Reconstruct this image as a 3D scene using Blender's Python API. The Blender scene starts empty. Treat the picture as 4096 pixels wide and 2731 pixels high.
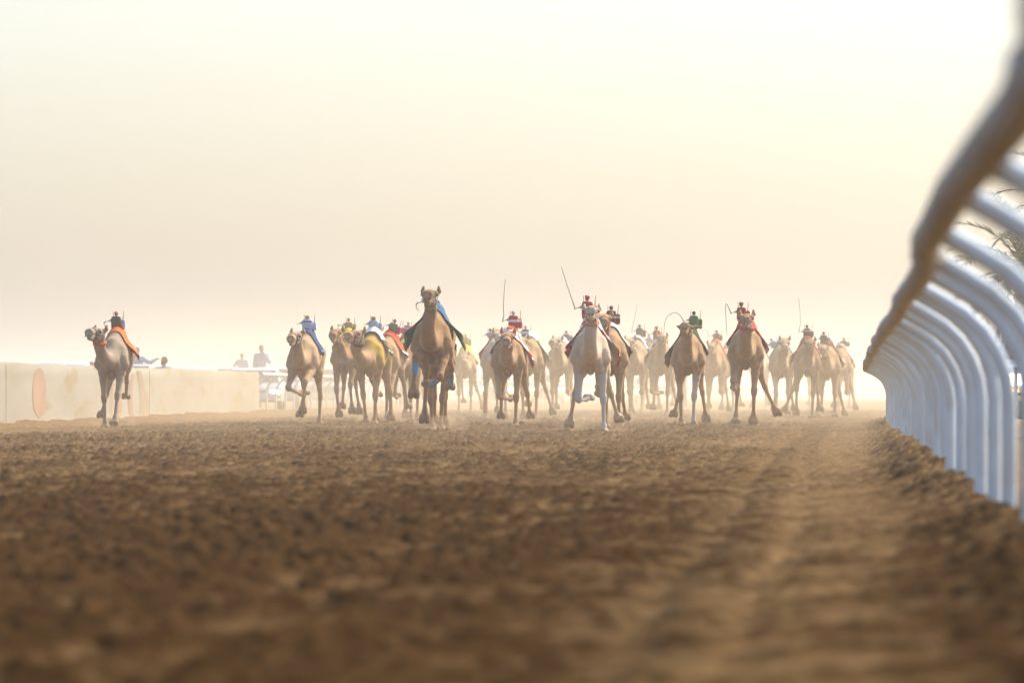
import bpy, bmesh, math, random
import numpy as np
from mathutils import Vector, Matrix
random.seed(7); RNG = np.random.default_rng(7)
R = math.radians
scn = bpy.context.scene
col = scn.collection

# ------------------------------------------------------------------ camera, sky, sun, exposure
FPX = 22755.0          # focal length in pixels of the 4096 px wide photograph (200 mm)
HY = 1593.0            # horizon row
CH = 0.65              # camera height
cam = bpy.data.cameras.new('camera'); camo = bpy.data.objects.new('camera', cam); col.objects.link(camo)
camo.location = (0, 0, CH); camo.rotation_euler = (R(90), 0, 0)
cam.sensor_width = 36; cam.lens = 36 * FPX / 4096; cam.shift_y = (HY - 1365.5) / 4096
cam.clip_start = 0.1; cam.clip_end = 20000
cam.dof.use_dof = True; cam.dof.focus_distance = 103; cam.dof.aperture_fstop = 4.0
scn.camera = camo

SUN_EL, SUN_AZ = 41.0, 47.0     # degrees above the horizon, degrees to the right of the view
wd = bpy.data.worlds.new("World"); scn.world = wd; wd.use_nodes = True
nt = wd.node_tree; bg = nt.nodes['Background']
sky = nt.nodes.new('ShaderNodeTexSky'); sky.sky_type = 'NISHITA'; sky.sun_disc = False
sky.sun_elevation = R(SUN_EL); sky.sun_rotation = R(SUN_AZ)
sky.air_density = 1.0; sky.dust_density = 3.2; sky.ozone_density = 2.5; sky.altitude = 0
nt.links.new(sky.outputs[0], bg.inputs[0]); bg.inputs[1].default_value = 0.087
sl = bpy.data.lights.new('sun', 'SUN'); sl.energy = 3.0; sl.angle = R(15); sl.color = (1.0, 0.91, 0.80)
so = bpy.data.objects.new('sun', sl); col.objects.link(so)
sd = Vector((math.sin(R(SUN_AZ)) * math.cos(R(SUN_EL)), math.cos(R(SUN_AZ)) * math.cos(R(SUN_EL)), math.sin(R(SUN_EL))))
so.rotation_euler = sd.to_track_quat('Z', 'Y').to_euler(); so.location = (20, 60, 40)
scn.view_settings.view_transform = 'Standard'; scn.view_settings.look = 'None'
scn.view_settings.exposure = 1.38; scn.view_settings.gamma = 1; scn.view_settings.use_curve_mapping = False
scn.render.engine = 'CYCLES'
cy = scn.cycles
cy.use_denoising = True; cy.denoiser = 'OPENIMAGEDENOISE'
cy.max_bounces = 6; cy.diffuse_bounces = 3; cy.glossy_bounces = 3; cy.volume_bounces = 1; cy.transmission_bounces = 4
cy.sample_clamp_indirect = 6.0

# ------------------------------------------------------------------ helpers
def tag(o, label=None, cat=None, group=None, kind=None):
    if label: o['label'] = label
    if cat: o['category'] = cat
    if group: o['group'] = group
    if kind: o['kind'] = kind
    return o

def empty(name, loc=(0, 0, 0), rz=0, sc=1.0):
    o = bpy.data.objects.new(name, None); col.objects.link(o)
    o.location = loc; o.rotation_euler = (0, 0, rz); o.scale = (sc, sc, sc); o.empty_display_size = 0.2
    return o

def mesh_np(name, V, Fq, mat=None, parent=None, smooth=True, attrs=None, uv=None):
    """one mesh object from arrays; Fq is (n,4) or (n,3) or a list of index lists"""
    me = bpy.data.meshes.new(name)
    V = np.asarray(V, np.float32)
    if isinstance(Fq, np.ndarray):
        n, k = Fq.shape
        me.vertices.add(len(V)); me.vertices.foreach_set('co', V.ravel())
        me.loops.add(n * k); me.loops.foreach_set('vertex_index', Fq.astype(np.int32).ravel())
        me.polygons.add(n)
        me.polygons.foreach_set('loop_start', np.arange(0, n * k, k, dtype=np.int32))
        me.polygons.foreach_set('loop_total', np.full(n, k, np.int32))
    else:
        me.from_pydata(V.tolist(), [], Fq)
    me.update(calc_edges=True); me.validate()
    if smooth: me.polygons.foreach_set('use_smooth', np.ones(len(me.polygons), bool))
    if attrs:
        for an, arr in attrs.items():
            a = me.attributes.new(an, 'FLOAT', 'POINT'); a.data.foreach_set('value', np.asarray(arr, np.float32).ravel())
    if uv is not None:
        l = me.uv_layers.new(name='UVMap')
        vi = np.empty(len(me.loops), np.int32); me.loops.foreach_get('vertex_index', vi)
        l.data.foreach_set('uv', np.asarray(uv, np.float32)[vi].ravel())
    o = bpy.data.objects.new(name, me); col.objects.link(o)
    if mat: me.materials.append(mat)
    if parent: o.parent = parent
    return o

class MB:
    """collects simple shapes into one mesh"""
    def __init__(s): s.v = []; s.f = []
    def add(s, V, F):
        o = len(s.v); s.v += [tuple(map(float, p)) for p in V]; s.f += [[i + o for i in f] for f in F]
        return s
    def tube(s, pts, rad, n=8, cap=True):
        pts = [Vector(p) for p in pts]
        if not hasattr(rad, '__len__'): rad = [rad] * len(pts)
        V = []; up = Vector((0.13, 0.21, 1)).normalized()
        for i, p in enumerate(pts):
            d = (pts[min(i + 1, len(pts) - 1)] - pts[max(i - 1, 0)]).normalized()
            u = up - d * up.dot(d)
            if u.length < 1e-3: u = d.orthogonal()
            u.normalize(); w = d.cross(u); up = u
            for k in range(n):
                a = 2 * math.pi * k / n
                V.append(p + (u * math.cos(a) + w * math.sin(a)) * rad[i])
        F = []
        for i in range(len(pts) - 1):
            for k in range(n):
                F.append([i * n + k, i * n + (k + 1) % n, (i + 1) * n + (k + 1) % n, (i + 1) * n + k])
        if cap:
            F.append(list(range(n - 1, -1, -1))); F.append([(len(pts) - 1) * n + k for k in range(n)])
        return s.add(V, F)
    def box(s, c, h, rot=None):
        V = []
        for x in (-1, 1):
            for y in (-1, 1):
                for z in (-1, 1):
                    p = Vector((x * h[0], y * h[1], z * h[2]))
                    if rot: p = rot @ p
                    V.append(p + Vector(c))
        return s.add(V, [[0, 1, 3, 2], [4, 6, 7, 5], [0, 4, 5, 1], [2, 3, 7, 6], [0, 2, 6, 4], [1, 5, 7, 3]])
    def sell(s, c, r, e1=1.0, e2=1.0, nu=16, nv=10, taper=0.0, rot=None, noise=0.0):
        """superellipsoid; taper widens (+) or narrows (-) towards the top"""
        sg = lambda a, e: math.copysign(abs(a) ** e, a)
        V = []
        for j in range(nv + 1):
            ph = -math.pi / 2 + math.pi * j / nv
            for i in range(nu):
                th = 2 * math.pi * i / nu
                z = sg(math.sin(ph), e1); q = sg(math.cos(ph), e1)
                f = 1 + taper * z + (random.uniform(-noise, noise) if noise else 0)
                p = Vector((r[0] * q * sg(math.cos(th), e2) * f, r[1] * q * sg(math.sin(th), e2) * f, r[2] * z))
                if rot: p = rot @ p
                V.append(p + Vector(c))
        F = []
        for j in range(nv):
            for i in range(nu):
                F.append([j * nu + i, j * nu + (i + 1) % nu, (j + 1) * nu + (i + 1) % nu, (j + 1) * nu + i])
        return s.add(V, F)
    def build(s, name, mat=None, parent=None, smooth=True, bevel=0.0):
        me = bpy.data.meshes.new(name)
        bm = bmesh.new()
        vs = [bm.verts.new(p) for p in s.v]
        for f in s.f:
            try: bm.faces.new([vs[i] for i in f])
            except ValueError: pass
        bmesh.ops.remove_doubles(bm, verts=bm.verts, dist=1e-5)
        bmesh.ops.recalc_face_normals(bm, faces=bm.faces)
        if bevel:
            ed = [e for e in bm.edges if len(e.link_faces) == 2 and e.calc_face_angle(0) > 0.5]
            bmesh.ops.bevel(bm, geom=ed, offset=bevel, segments=2, affect='EDGES', profile=0.6)
        for f in bm.faces: f.smooth = smooth
        bm.to_mesh(me); bm.free()
        if smooth: me.set_sharp_from_angle(angle=R(50))
        o = bpy.data.objects.new(name, me); col.objects.link(o)
        if mat: me.materials.append(mat)
        if parent: o.parent = parent
        return o

def lathe_pts(n, r, z):
    return [(r * math.cos(2 * math.pi * i / n), r * math.sin(2 * math.pi * i / n), z) for i in range(n)]

# ---- noise
def _hash(ix, iy, seed):
    h = (ix.astype(np.int64) * 374761393 + iy.astype(np.int64) * 668265263 + seed * 974711) & 0x7fffffff
    h = ((h ^ (h >> 13)) * 1274126177) & 0x7fffffff
    return ((h ^ (h >> 16)) & 0xffff).astype(np.float32) / 65535.0

def vnoise(x, y, seed=0):
    ix = np.floor(x); iy = np.floor(y); fx = (x - ix).astype(np.float32); fy = (y - iy).astype(np.float32)
    fx = fx * fx * fx * (fx * (fx * 6 - 15) + 10); fy = fy * fy * fy * (fy * (fy * 6 - 15) + 10)
    a = _hash(ix, iy, seed); b = _hash(ix + 1, iy, seed); c = _hash(ix, iy + 1, seed); d = _hash(ix + 1, iy + 1, seed)
    return (a + (b - a) * fx) * (1 - fy) + (c + (d - c) * fx) * fy

def smooth(a, b, x):
    t = np.clip((x - a) / (b - a), 0, 1); return t * t * (3 - 2 * t)

# ---- signed distance modelling (continuous bodies)
class Prim:
    pass
def cone(a, b, r1, r2, k=0.04, sx=1.0):
    p = Prim(); p.t = 'c'; p.a = np.array(a, np.float32); p.b = np.array(b, np.float32); p.r1 = r1; p.r2 = r2; p.k = k; p.sx = sx
    return p
def ell(c, r, k=0.08, pitch=0.0):
    p = Prim(); p.t = 'e'; p.c = np.array(c, np.float32); p.r = np.array(r, np.float32); p.k = k; p.pitch = pitch
    return p
def pd(p, X, Y, Z):
    if p.t == 'c':
        ba = p.b - p.a; L = float(ba @ ba) + 1e-9
        dx, dy, dz = X - p.a[0], Y - p.a[1], Z - p.a[2]
        t = np.clip((dx * ba[0] + dy * ba[1] + dz * ba[2]) / L, 0, 1)
        return np.sqrt(((dx - t * ba[0]) / p.sx) ** 2 + (dy - t * ba[1]) ** 2 + (dz - t * ba[2]) ** 2) - (p.r1 + (p.r2 - p.r1) * t)
    dx, dy, dz = X - p.c[0], Y - p.c[1], Z - p.c[2]
    if p.pitch:
        c, s = math.cos(p.pitch), math.sin(p.pitch)
        dy, dz = dy * c + dz * s, -dy * s + dz * c
    k0 = np.sqrt((dx / p.r[0]) ** 2 + (dy / p.r[1]) ** 2 + (dz / p.r[2]) ** 2)
    k1 = np.sqrt((dx / p.r[0] ** 2) ** 2 + (dy / p.r[1] ** 2) ** 2 + (dz / p.r[2] ** 2) ** 2) + 1e-9
    return k0 * (k0 - 1) / k1
def pbox(p, m):
    if p.t == 'c':
        r = max(p.r1, p.r2) * max(1, p.sx)
        return np.minimum(p.a, p.b) - r - m, np.maximum(p.a, p.b) + r + m
    r = np.max(p.r[1:]) if p.pitch else 0
    q = np.array([p.r[0], max(p.r[1], r), max(p.r[2], r)])
    return p.c - q - m, p.c + q + m
def smin(a, b, k):
    h = np.clip(0.5 + 0.5 * (b - a) / k, 0, 1)
    return b * (1 - h) + a * h - k * h * (1 - h)
def field(prims, X, Y, Z):
    d = np.full(X.shape, 9.0, np.float32)
    for p in prims: d = smin(d, pd(p, X, Y, Z), p.k)
    return d
def grid_field(prims, ax, ay, az, base=None):
    d = np.full((len(ax), len(ay), len(az)), 1.0, np.float32) if base is None else base
    for p in prims:
        lo, hi = pbox(p, p.k + 0.1)
        i0, i1 = np.searchsorted(ax, [lo[0], hi[0]]); j0, j1 = np.searchsorted(ay, [lo[1], hi[1]]); k0, k1 = np.searchsorted(az, [lo[2], hi[2]])
        if i1 <= i0 or j1 <= j0 or k1 <= k0: continue
        X = ax[i0:i1, None, None]; Y = ay[None, j0:j1, None]; Z = az[None, None, k0:k1]
        s = d[i0:i1, j0:j1, k0:k1]
        d[i0:i1, j0:j1, k0:k1] = smin(s, pd(p, X, Y, Z), p.k)
    return d
def surface_nets(d, ax, ay, az):
    ins = d < 0
    c = np.zeros(tuple(n - 1 for n in d.shape), np.int8)
    for i in (0, 1):
        for j in (0, 1):
            for k in (0, 1):
                c += ins[i:i + c.shape[0], j:j + c.shape[1], k:k + c.shape[2]]
    I, J, K = np.nonzero((c > 0) & (c < 8))
    idx = np.full(c.shape, -1, np.int32); idx[I, J, K] = np.arange(len(I))
    P = np.zeros((len(I), 3), np.float32); n = np.zeros(len(I), np.float32)
    cs = [(i, j, k) for i in (0, 1) for j in (0, 1) for k in (0, 1)]
    for a in cs:
        for b in cs:
            if sum(abs(x - y) for x, y in zip(a, b)) != 1 or a > b: continue
            va = d[I + a[0], J + a[1], K + a[2]]; vb = d[I + b[0], J + b[1], K + b[2]]
            m = (va < 0) != (vb < 0)
            t = np.where(m, va / (va - vb + 1e-12), 0)
            for q in range(3): P[:, q] += np.where(m, a[q] + t * (b[q] - a[q]), 0)
            n += m
    P /= n[:, None]; h = ax[1] - ax[0]
    V = np.stack([ax[0] + (I + P[:, 0]) * h, ay[0] + (J + P[:, 1]) * h, az[0] + (K + P[:, 2]) * h], 1)
    F = []
    for axis in range(3):
        sl0 = [slice(None)] * 3; sl1 = [slice(None)] * 3
        sl0[axis] = slice(0, -1); sl1[axis] = slice(1, None)
        A = ins[tuple(sl0)]; B = ins[tuple(sl1)]
        E = np.argwhere(A != B)
        u, w = (axis + 1) % 3, (axis + 2) % 3
        E = E[(E[:, u] > 0) & (E[:, w] > 0) & (E[:, u] < d.shape[u] - 1) & (E[:, w] < d.shape[w] - 1)]
        def cell(du, dw):
            q = E.copy(); q[:, u] += du; q[:, w] += dw
            return idx[q[:, 0], q[:, 1], q[:, 2]]
        q = np.stack([cell(-1, -1), cell(0, -1), cell(0, 0), cell(-1, 0)], 1)
        fl = ~A[E[:, 0], E[:, 1], E[:, 2]]
        q[fl] = q[fl][:, ::-1]
        F.append(q)
    return V, np.concatenate(F)
def sdf_mesh(groups, h, pad=0.03):
    """groups: [trunk prims, limb prims, ...]; each limb blends into the trunk but not into the other limbs"""
    lo = np.min([pbox(p, 0)[0] for g in groups for p in g], 0) - pad; hi = np.max([pbox(p, 0)[1] for g in groups for p in g], 0) + pad
    ax, ay, az = [np.arange(lo[i], hi[i] + h, h, dtype=np.float32) for i in range(3)]
    base = grid_field(groups[0], ax, ay, az)
    out = base.copy()
    for g in groups[1:]:
        out = np.minimum(out, grid_field(g, ax, ay, az, base.copy()))
    return surface_nets(out, ax, ay, az)

# ------------------------------------------------------------------ materials
def mat(name, rgb, rough=0.8, spec=0.3, var=0.0, vscale=8.0, bump=0.0, bscale=40.0, sheen=0.0, metal=0.0, rgb2=None):
    m = bpy.data.materials.new(name); m.use_nodes = True
    n = m.node_tree; b = n.nodes['Principled BSDF']
    b.inputs['Roughness'].default_value = rough; b.inputs['Specular IOR Level'].default_value = spec; b.inputs['Metallic'].default_value = metal
    if sheen:
        b.inputs['Sheen Weight'].default_value = sheen; b.inputs['Sheen Roughness'].default_value = 0.4
        b.inputs['Sheen Tint'].default_value = (1.0, 0.86, 0.68, 1)
    tc = n.nodes.new('ShaderNodeTexCoord')
    c2 = rgb2 or tuple(max(0, c * (1 - var)) for c in rgb)
    if var or rgb2:
        t = n.nodes.new('ShaderNodeTexNoise'); t.inputs['Scale'].default_value = vscale; t.inputs['Detail'].default_value = 5
        n.links.new(tc.outputs['Object'], t.inputs['Vector'])
        r = n.nodes.new('ShaderNodeValToRGB'); r.color_ramp.elements[0].position = 0.35; r.color_ramp.elements[1].position = 0.65
        r.color_ramp.elements[0].color = (*c2, 1); r.color_ramp.elements[1].color = (*rgb, 1)
        n.links.new(t.outputs['Fac'], r.inputs[0]); n.links.new(r.outputs[0], b.inputs['Base Color'])
    else:
        b.inputs['Base Color'].default_value = (*rgb, 1)
    if bump:
        t2 = n.nodes.new('ShaderNodeTexNoise'); t2.inputs['Scale'].default_value = bscale; t2.inputs['Detail'].default_value = 4
        n.links.new(tc.outputs['Object'], t2.inputs['Vector'])
        bp = n.nodes.new('ShaderNodeBump'); bp.inputs['Strength'].default_value = 0.6; bp.inputs['Distance'].default_value = bump
        n.links.new(t2.outputs['Fac'], bp.inputs['Height']); n.links.new(bp.outputs[0], b.inputs['Normal'])
    return m

# ------------------------------------------------------------------ the lie of the land
def ipol(pts):
    xs = [p[0] for p in pts]; ys = [p[1] for p in pts]
    return lambda t: np.interp(t, xs, ys)
G_RISE = ipol([(0, 0), (90, 0), (105, 0.02), (117, 0.05), (140, 0.11), (175, 0.19), (250, 0.26), (500, 0.32), (1000, 0.40), (6000, 0.45)])
RAILX = ipol([(-8, -0.05), (5, .56), (7.86, .75), (9.3, .89), (14, 1.12), (19.8, 1.44), (25, 1.80), (32.7, 2.25), (45, 2.95), (64.9, 4.12), (87.5, 5.46),
              (110, 6.85), (131, 8.2), (150, 9.9), (170, 12.2), (200, 16.5), (240, 23), (320, 40), (600, 110)])
POSTX = lambda Y: RAILX(Y) + 0.44
BERM_H = ipol([(0, .15), (30, .12), (48, .20), (66, .20), (100, .11), (140, .07)])
WALLX = lambda Y: -17.6 + 0.0602 * Y
LFX = ipol([(168, -7.45), (200, -5.7), (244, -3.3), (320, 3.0), (446, 16.7), (600, 36.5)])
def ground_smooth(X, Y):
    z = G_RISE(Y)
    d = X - POSTX(Y)
    berm = np.where(d < 0.1, np.exp(-((d - 0.1) / 0.42) ** 2), np.exp(-((d - 0.1) / 0.5) ** 2))
    lum = 0.75 + 0.5 * vnoise(X * 0.9 + 31, Y * 0.35, 5)
    z = z + BERM_H(Y) * berm * lum * smooth(320, 180, Y)
    lx = np.where(Y < 169, WALLX(Y), LFX(Y)); dl = X - lx
    z = z + 0.10 * np.exp(-(np.abs(dl) / 0.9) ** 1.6) * (0.4 + 1.2 * vnoise(Y * 0.8, X * 0.5, 6)) * smooth(30, 70, Y) * smooth(420, 250, Y)
    return z
def gz(x, y):
    return float(ground_smooth(np.array([x], float), np.array([y], float))[0])
def at(px, Y): return (px - 2048) / FPX * Y
def zpx(py, Y): return CH - (py - HY) / FPX * Y

def build_ground():
    ys = np.concatenate([np.linspace(-60, 3, 24, endpoint=False), np.arange(3, 9, .06), np.arange(9, 30, .036), np.arange(30, 70, .055), np.arange(70, 125, .08),
                         np.arange(125, 200, .25), np.arange(200, 340, 1.0), np.geomspace(340, 9000, 70)])
    nc = 640
    u = np.linspace(-1, 1, nc)
    side = np.geomspace(0.02, 60, 26)
    uu = np.concatenate([-1 - side[::-1], u, 1 + side])
    Yg = np.repeat(ys[:, None], len(uu), 1)
    half = 0.112 * np.clip(Yg, 4, 260) + 0.9
    far = np.sign(uu)[None, :] * np.maximum(0, np.abs(uu) - 1)[None, :] * (half + 30)
    Xg = half * np.clip(uu, -1, 1)[None, :] + far
    X, Y = Xg.ravel(), Yg.ravel()
    z = ground_smooth(X, Y)
    d = X - POSTX(Y)
    dl = X - np.where(Y < 169, WALLX(Y), LFX(Y))
    # churned track: lumps of thrown up sand, hoof pits, ripples; calmer by the kerb strip, the wall and outside the rails
    amp = smooth(-0.7, -3.2, d) * 0.5 + 0.38 + 0.6 * np.exp(-((d + 0.1) / 0.30) ** 2)
    amp = amp * (0.28 + 0.72 * smooth(1.2, 4.0, dl))
    amp *= 0.72 + 0.55 * vnoise(X * 0.35, Y * 0.16, 11)
    near = smooth(330, 120, Y)
    wob = vnoise(X * 1.3, Y * 1.3, 2) * 0.6
    big = vnoise((X * .96 - Y * .28) * 2.3 + wob, (X * .28 + Y * .96) * 2.0, 1) - 0.5
    Xa, Ya = X * .80 - Y * .60, X * .60 + Y * .80; Xb, Yb = X * .91 + Y * .42, -X * .42 + Y * .91
    mid = 1 - np.abs(2 * vnoise(Xa * 7.0 + wob, Ya * 7.0, 3) - 1); mid = mid ** 1.5 - 0.4
    lump = np.maximum(0, vnoise(Xb * 11.5 + 7 + wob * 2, Yb * 11.5, 4) - 0.62) * 2.4
    fine = vnoise(Xa * 23, Ya * 23, 8) - 0.5
    h = 0.022 * big + 0.026 * mid + 0.052 * lump + 0.020 * fine
    far_amp = 1 + 0.9 * smooth(35, 90, Y)
    clod = np.clip(0.5 + (0.30 * big * 1.6 + 0.5 * mid + 0.9 * lump - 0.12), 0, 1) * np.clip(amp * 1.3, 0, 1)
    z = z + h * amp * near * far_amp - 0.006
    dry_lit_v = 0.74 * smooth(3, 78, Y) + 0.26 - 0.95 * clod + 0.06 * np.exp(-((d + 1.25) / 0.55) ** 2) + 0.35 * smooth(-0.5, 0.1, d) + 0.5 * smooth(5, 1.0, dl)  # distance term paints near self-shade, vignetting and far haze into colour; clods really damp
    ruts = sum(np.exp(-((d + o + .12 * np.sin(Y * .05 + o * 3)) / w) ** 2) for o, w in ((1.15, .10), (1.45, .08), (2.3, .12), (2.62, .09), (4.6, .12), (6.3, .10)))
    ruts = ruts * (.25 + vnoise(X * .7, Y * .22, 31)); z = z - .024 * ruts * near; dry_lit_v = dry_lit_v + .16 * ruts
    for px, ky in [(1495, 122.8), (1510, 123.4), (1265, 120.4), (1736, 100.4), (1768, 101.2), (2066, 114.6), (2392, 99.5), (2262, 101.0), (2950, 117), (2800, 117.5), (448, 112.6)]:
        kx = at(px, ky); near_k = np.abs(Y - ky) < 1.5; dd = ((X[near_k] - kx) / .26) ** 2 + ((Y[near_k] - ky) / .45) ** 2
        kk = np.exp(-dd) * np.maximum(0, vnoise(X[near_k] * 13, Y[near_k] * 9, 21) - .28); z[near_k] += .16 * kk; dry_lit_v[near_k] -= 1.1 * kk
    V = np.stack([X, Y, z], 1)
    nr, ncx = Yg.shape
    i = (np.arange(nr - 1)[:, None] * ncx + np.arange(ncx - 1)[None, :]).ravel()
    F = np.stack([i, i + 1, i + ncx + 1, i + ncx], 1)
    m = bpy.data.materials.new('churned_sand'); m.use_nodes = True
    n = m.node_tree; b = n.nodes['Principled BSDF']; b.inputs['Roughness'].default_value = 1.0; b.inputs['Specular IOR Level'].default_value = 0.0
    tc = n.nodes.new('ShaderNodeTexCoord')
    def noise(sc, det):
        t = n.nodes.new('ShaderNodeTexNoise'); t.inputs['Scale'].default_value = sc; t.inputs['Detail'].default_value = det
        n.links.new(tc.outputs['Object'], t.inputs['Vector']); return t.outputs['Fac']
    def ramp(f, a, ca, b_, cb):
        r = n.nodes.new('ShaderNodeValToRGB'); r.color_ramp.elements[0].position = a; r.color_ramp.elements[1].position = b_
        r.color_ramp.elements[0].color = (*ca, 1); r.color_ramp.elements[1].color = (*cb, 1); n.links.new(f, r.inputs[0]); return r.outputs[0]
    def mix(f, a, c):
        x = n.nodes.new('ShaderNodeMixRGB'); n.links.new(f, x.inputs[0]); n.links.new(a, x.inputs[1]); n.links.new(c, x.inputs[2]); return x.outputs[0]
    damp_shaded = ramp(noise(3.0, 6), .35, (.034, .0175, .0062), .7, (.068, .0365, .0135))
    dry_lit = ramp(noise(9.0, 4), .35, (.135, .083, .036), .7, (.225, .144, .069))
    at_ = n.nodes.new('ShaderNodeAttribute'); at_.attribute_name = 'dry_lit'  # real dryness plus the near-to-far shading painted into the sand
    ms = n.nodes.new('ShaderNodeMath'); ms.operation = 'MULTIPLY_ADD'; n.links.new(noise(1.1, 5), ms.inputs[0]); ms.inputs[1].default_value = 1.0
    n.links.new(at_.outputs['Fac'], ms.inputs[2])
    n.links.new(mix(ramp(ms.outputs[0], .35, (0, 0, 0), 1.2, (1, 1, 1)), damp_shaded, dry_lit), b.inputs['Base Color'])
    bp = n.nodes.new('ShaderNodeBump'); bp.inputs['Strength'].default_value = 0.8; bp.inputs['Distance'].default_value = 0.02
    n.links.new(noise(40, 5), bp.inputs['Height']); n.links.new(bp.outputs[0], b.inputs['Normal'])
    o = mesh_np('ground', V, F, m, None, True, {'dry_lit': dry_lit_v})
    tag(o, kind='structure')
build_ground()

# ------------------------------------------------------------------ rails on both sides of the track
M_RAIL = mat('white_rail_paint', (.72, .84, .92), .75, .12, rgb2=(.64, .70, .72), vscale=4)
M_RAILTOP = mat('white_rail_tube', (.56, .54, .50), .65, .2, rgb2=(.44, .41, .36), vscale=3)
def rail_fence(xf, y0, y1, step, lean, label, rr=.055, pr=.036, zrail=1.2, wob=.02, npost=999, over=.44, extra=()):
    """gooseneck running rail: posts lean over the track by 'over' and carry one tube; xf gives the rail line, lean +1 = posts stand at larger x"""
    root = empty('running_rail', (float(xf(y0)), y0, 0)); bx, by = float(xf(y0)), y0
    tag(root, label, 'rail fence')
    pts = []; y = y0
    while y <= y1:
        pts.append((float(xf(y)), y)); y += step
    kinks = [(float(xf(y)), y) for y in extra]
    rl = [(x - bx + random.uniform(-wob, wob) * .6, y - by, zrail + float(G_RISE(y)) + random.uniform(-wob, wob)) for x, y in pts]
    # the tube is laid in straight lengths with a coupling where two lengths meet
    full = sorted(rl + [(x - bx, y - by, zrail + float(G_RISE(y))) for x, y in kinks], key=lambda q: q[1])
    m = MB(); m.tube(full, rr, 10); m.build('top_rail', M_RAILTOP, root)
    for i in range(2, len(rl), 4):
        d = Vector(rl[i]) - Vector(rl[i - 1]); d.normalize(); c = Vector(rl[i])
        k = MB(); k.tube([c - d * .09, c - d * .07, c + d * .07, c + d * .09], [rr * .9, rr + .012, rr + .012, rr * .9], 10)
        k.build('rail_coupling', M_RAILTOP, root)
    n = 0
    for i in range(len(rl)):
        if n >= npost: break
        px, py, pz = rl[i]; s = lean
        b = gz(px + bx + s * over, py + by) - .18
        prof = [(over, b), (over, b + .40), (over, pz - .56), (over - .015, pz - .44), (over - .055, pz - .33), (over - .12, pz - .225), (over - .21, pz - .14), (over - .32, pz - .072), (rr * .5, pz - .02)]
        m = MB(); m.tube([(px + s * a, py, z) for a, z in prof], [pr] * 3 + [pr * 1.0] * 6, 9)
        m.build('post', M_RAIL, root); n += 1
    return root
rail_fence(RAILX, -7.0, 300, 2.8, 1, 'white tubular running rail with gooseneck posts along the right edge of the track', npost=100, extra=(7.0, 7.86, 9.3, 10.6, 14, 19.8))
rail_fence(LFX, 168.6, 470, 3.0, -1, 'white running rail beyond the end of the concrete wall, cars parked behind it', rr=.06, pr=.035, zrail=1.18, npost=100)

# ------------------------------------------------------------------ concrete barrier wall on the left
def concrete_mat():
    m = bpy.data.materials.new('stained_concrete'); m.use_nodes = True
    n = m.node_tree; b = n.nodes['Principled BSDF']; b.inputs['Roughness'].default_value = .9; b.inputs['Specular IOR Level'].default_value = .15
    tc = n.nodes.new('ShaderNodeTexCoord')
    mp = n.nodes.new('ShaderNodeMapping'); mp.inputs['Scale'].default_value = (.22, .22, .5); n.links.new(tc.outputs['Object'], mp.inputs[0])
    mp2 = n.nodes.new('ShaderNodeMapping'); mp2.inputs['Scale'].default_value = (.3, .3, 1.5); n.links.new(tc.outputs['Object'], mp2.inputs[0])
    def noise(vec, sc, det=6):
        t = n.nodes.new('ShaderNodeTexNoise'); t.inputs['Scale'].default_value = sc; t.inputs['Detail'].default_value = det; n.links.new(vec, t.inputs['Vector']); return t.outputs['Fac']
    def ramp(f, st):
        r = n.nodes.new('ShaderNodeValToRGB')
        while len(r.color_ramp.elements) < len(st): r.color_ramp.elements.new(.5)
        for e, (p, c) in zip(r.color_ramp.elements, st): e.position = p; e.color = (*c, 1)
        n.links.new(f, r.inputs[0]); return r.outputs[0]
    base = ramp(noise(mp.outputs[0], .8), [(.25, (.285, .255, .198)), (.75, (.315, .288, .226))])
    och = ramp(noise(mp2.outputs[0], 1.1, 9), [(.54, (1, 1, 1)), (.63, (.90, .80, .60))])
    blot = ramp(noise(mp2.outputs[0], .5, 8), [(.36, (.88, .85, .78)), (.52, (1, 1, 1))])
    def mul(a, c):
        x = n.nodes.new('ShaderNodeMixRGB'); x.blend_type = 'MULTIPLY'; x.inputs[0].default_value = 1; n.links.new(a, x.inputs[1]); n.links.new(c, x.inputs[2]); return x.outputs[0]
    n.links.new(mul(mul(base, och), blot), b.inputs['Base Color'])
    bp = n.nodes.new('ShaderNodeBump'); bp.inputs['Strength'].default_value = .5; bp.inputs['Distance'].default_value = .01
    n.links.new(noise(tc.outputs['Object'], 14), bp.inputs['Height']); n.links.new(bp.outputs[0], b.inputs['Normal'])
    return m
M_CONC = concrete_mat()
M_MARK = mat('faded_orange_paint', (.345, .225, .15), .9, .1, var=.2, vscale=1.2)
M_MARK2 = mat('faded_ochre_paint', (.335, .25, .168), .9, .1, var=.2, vscale=1.5)
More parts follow.
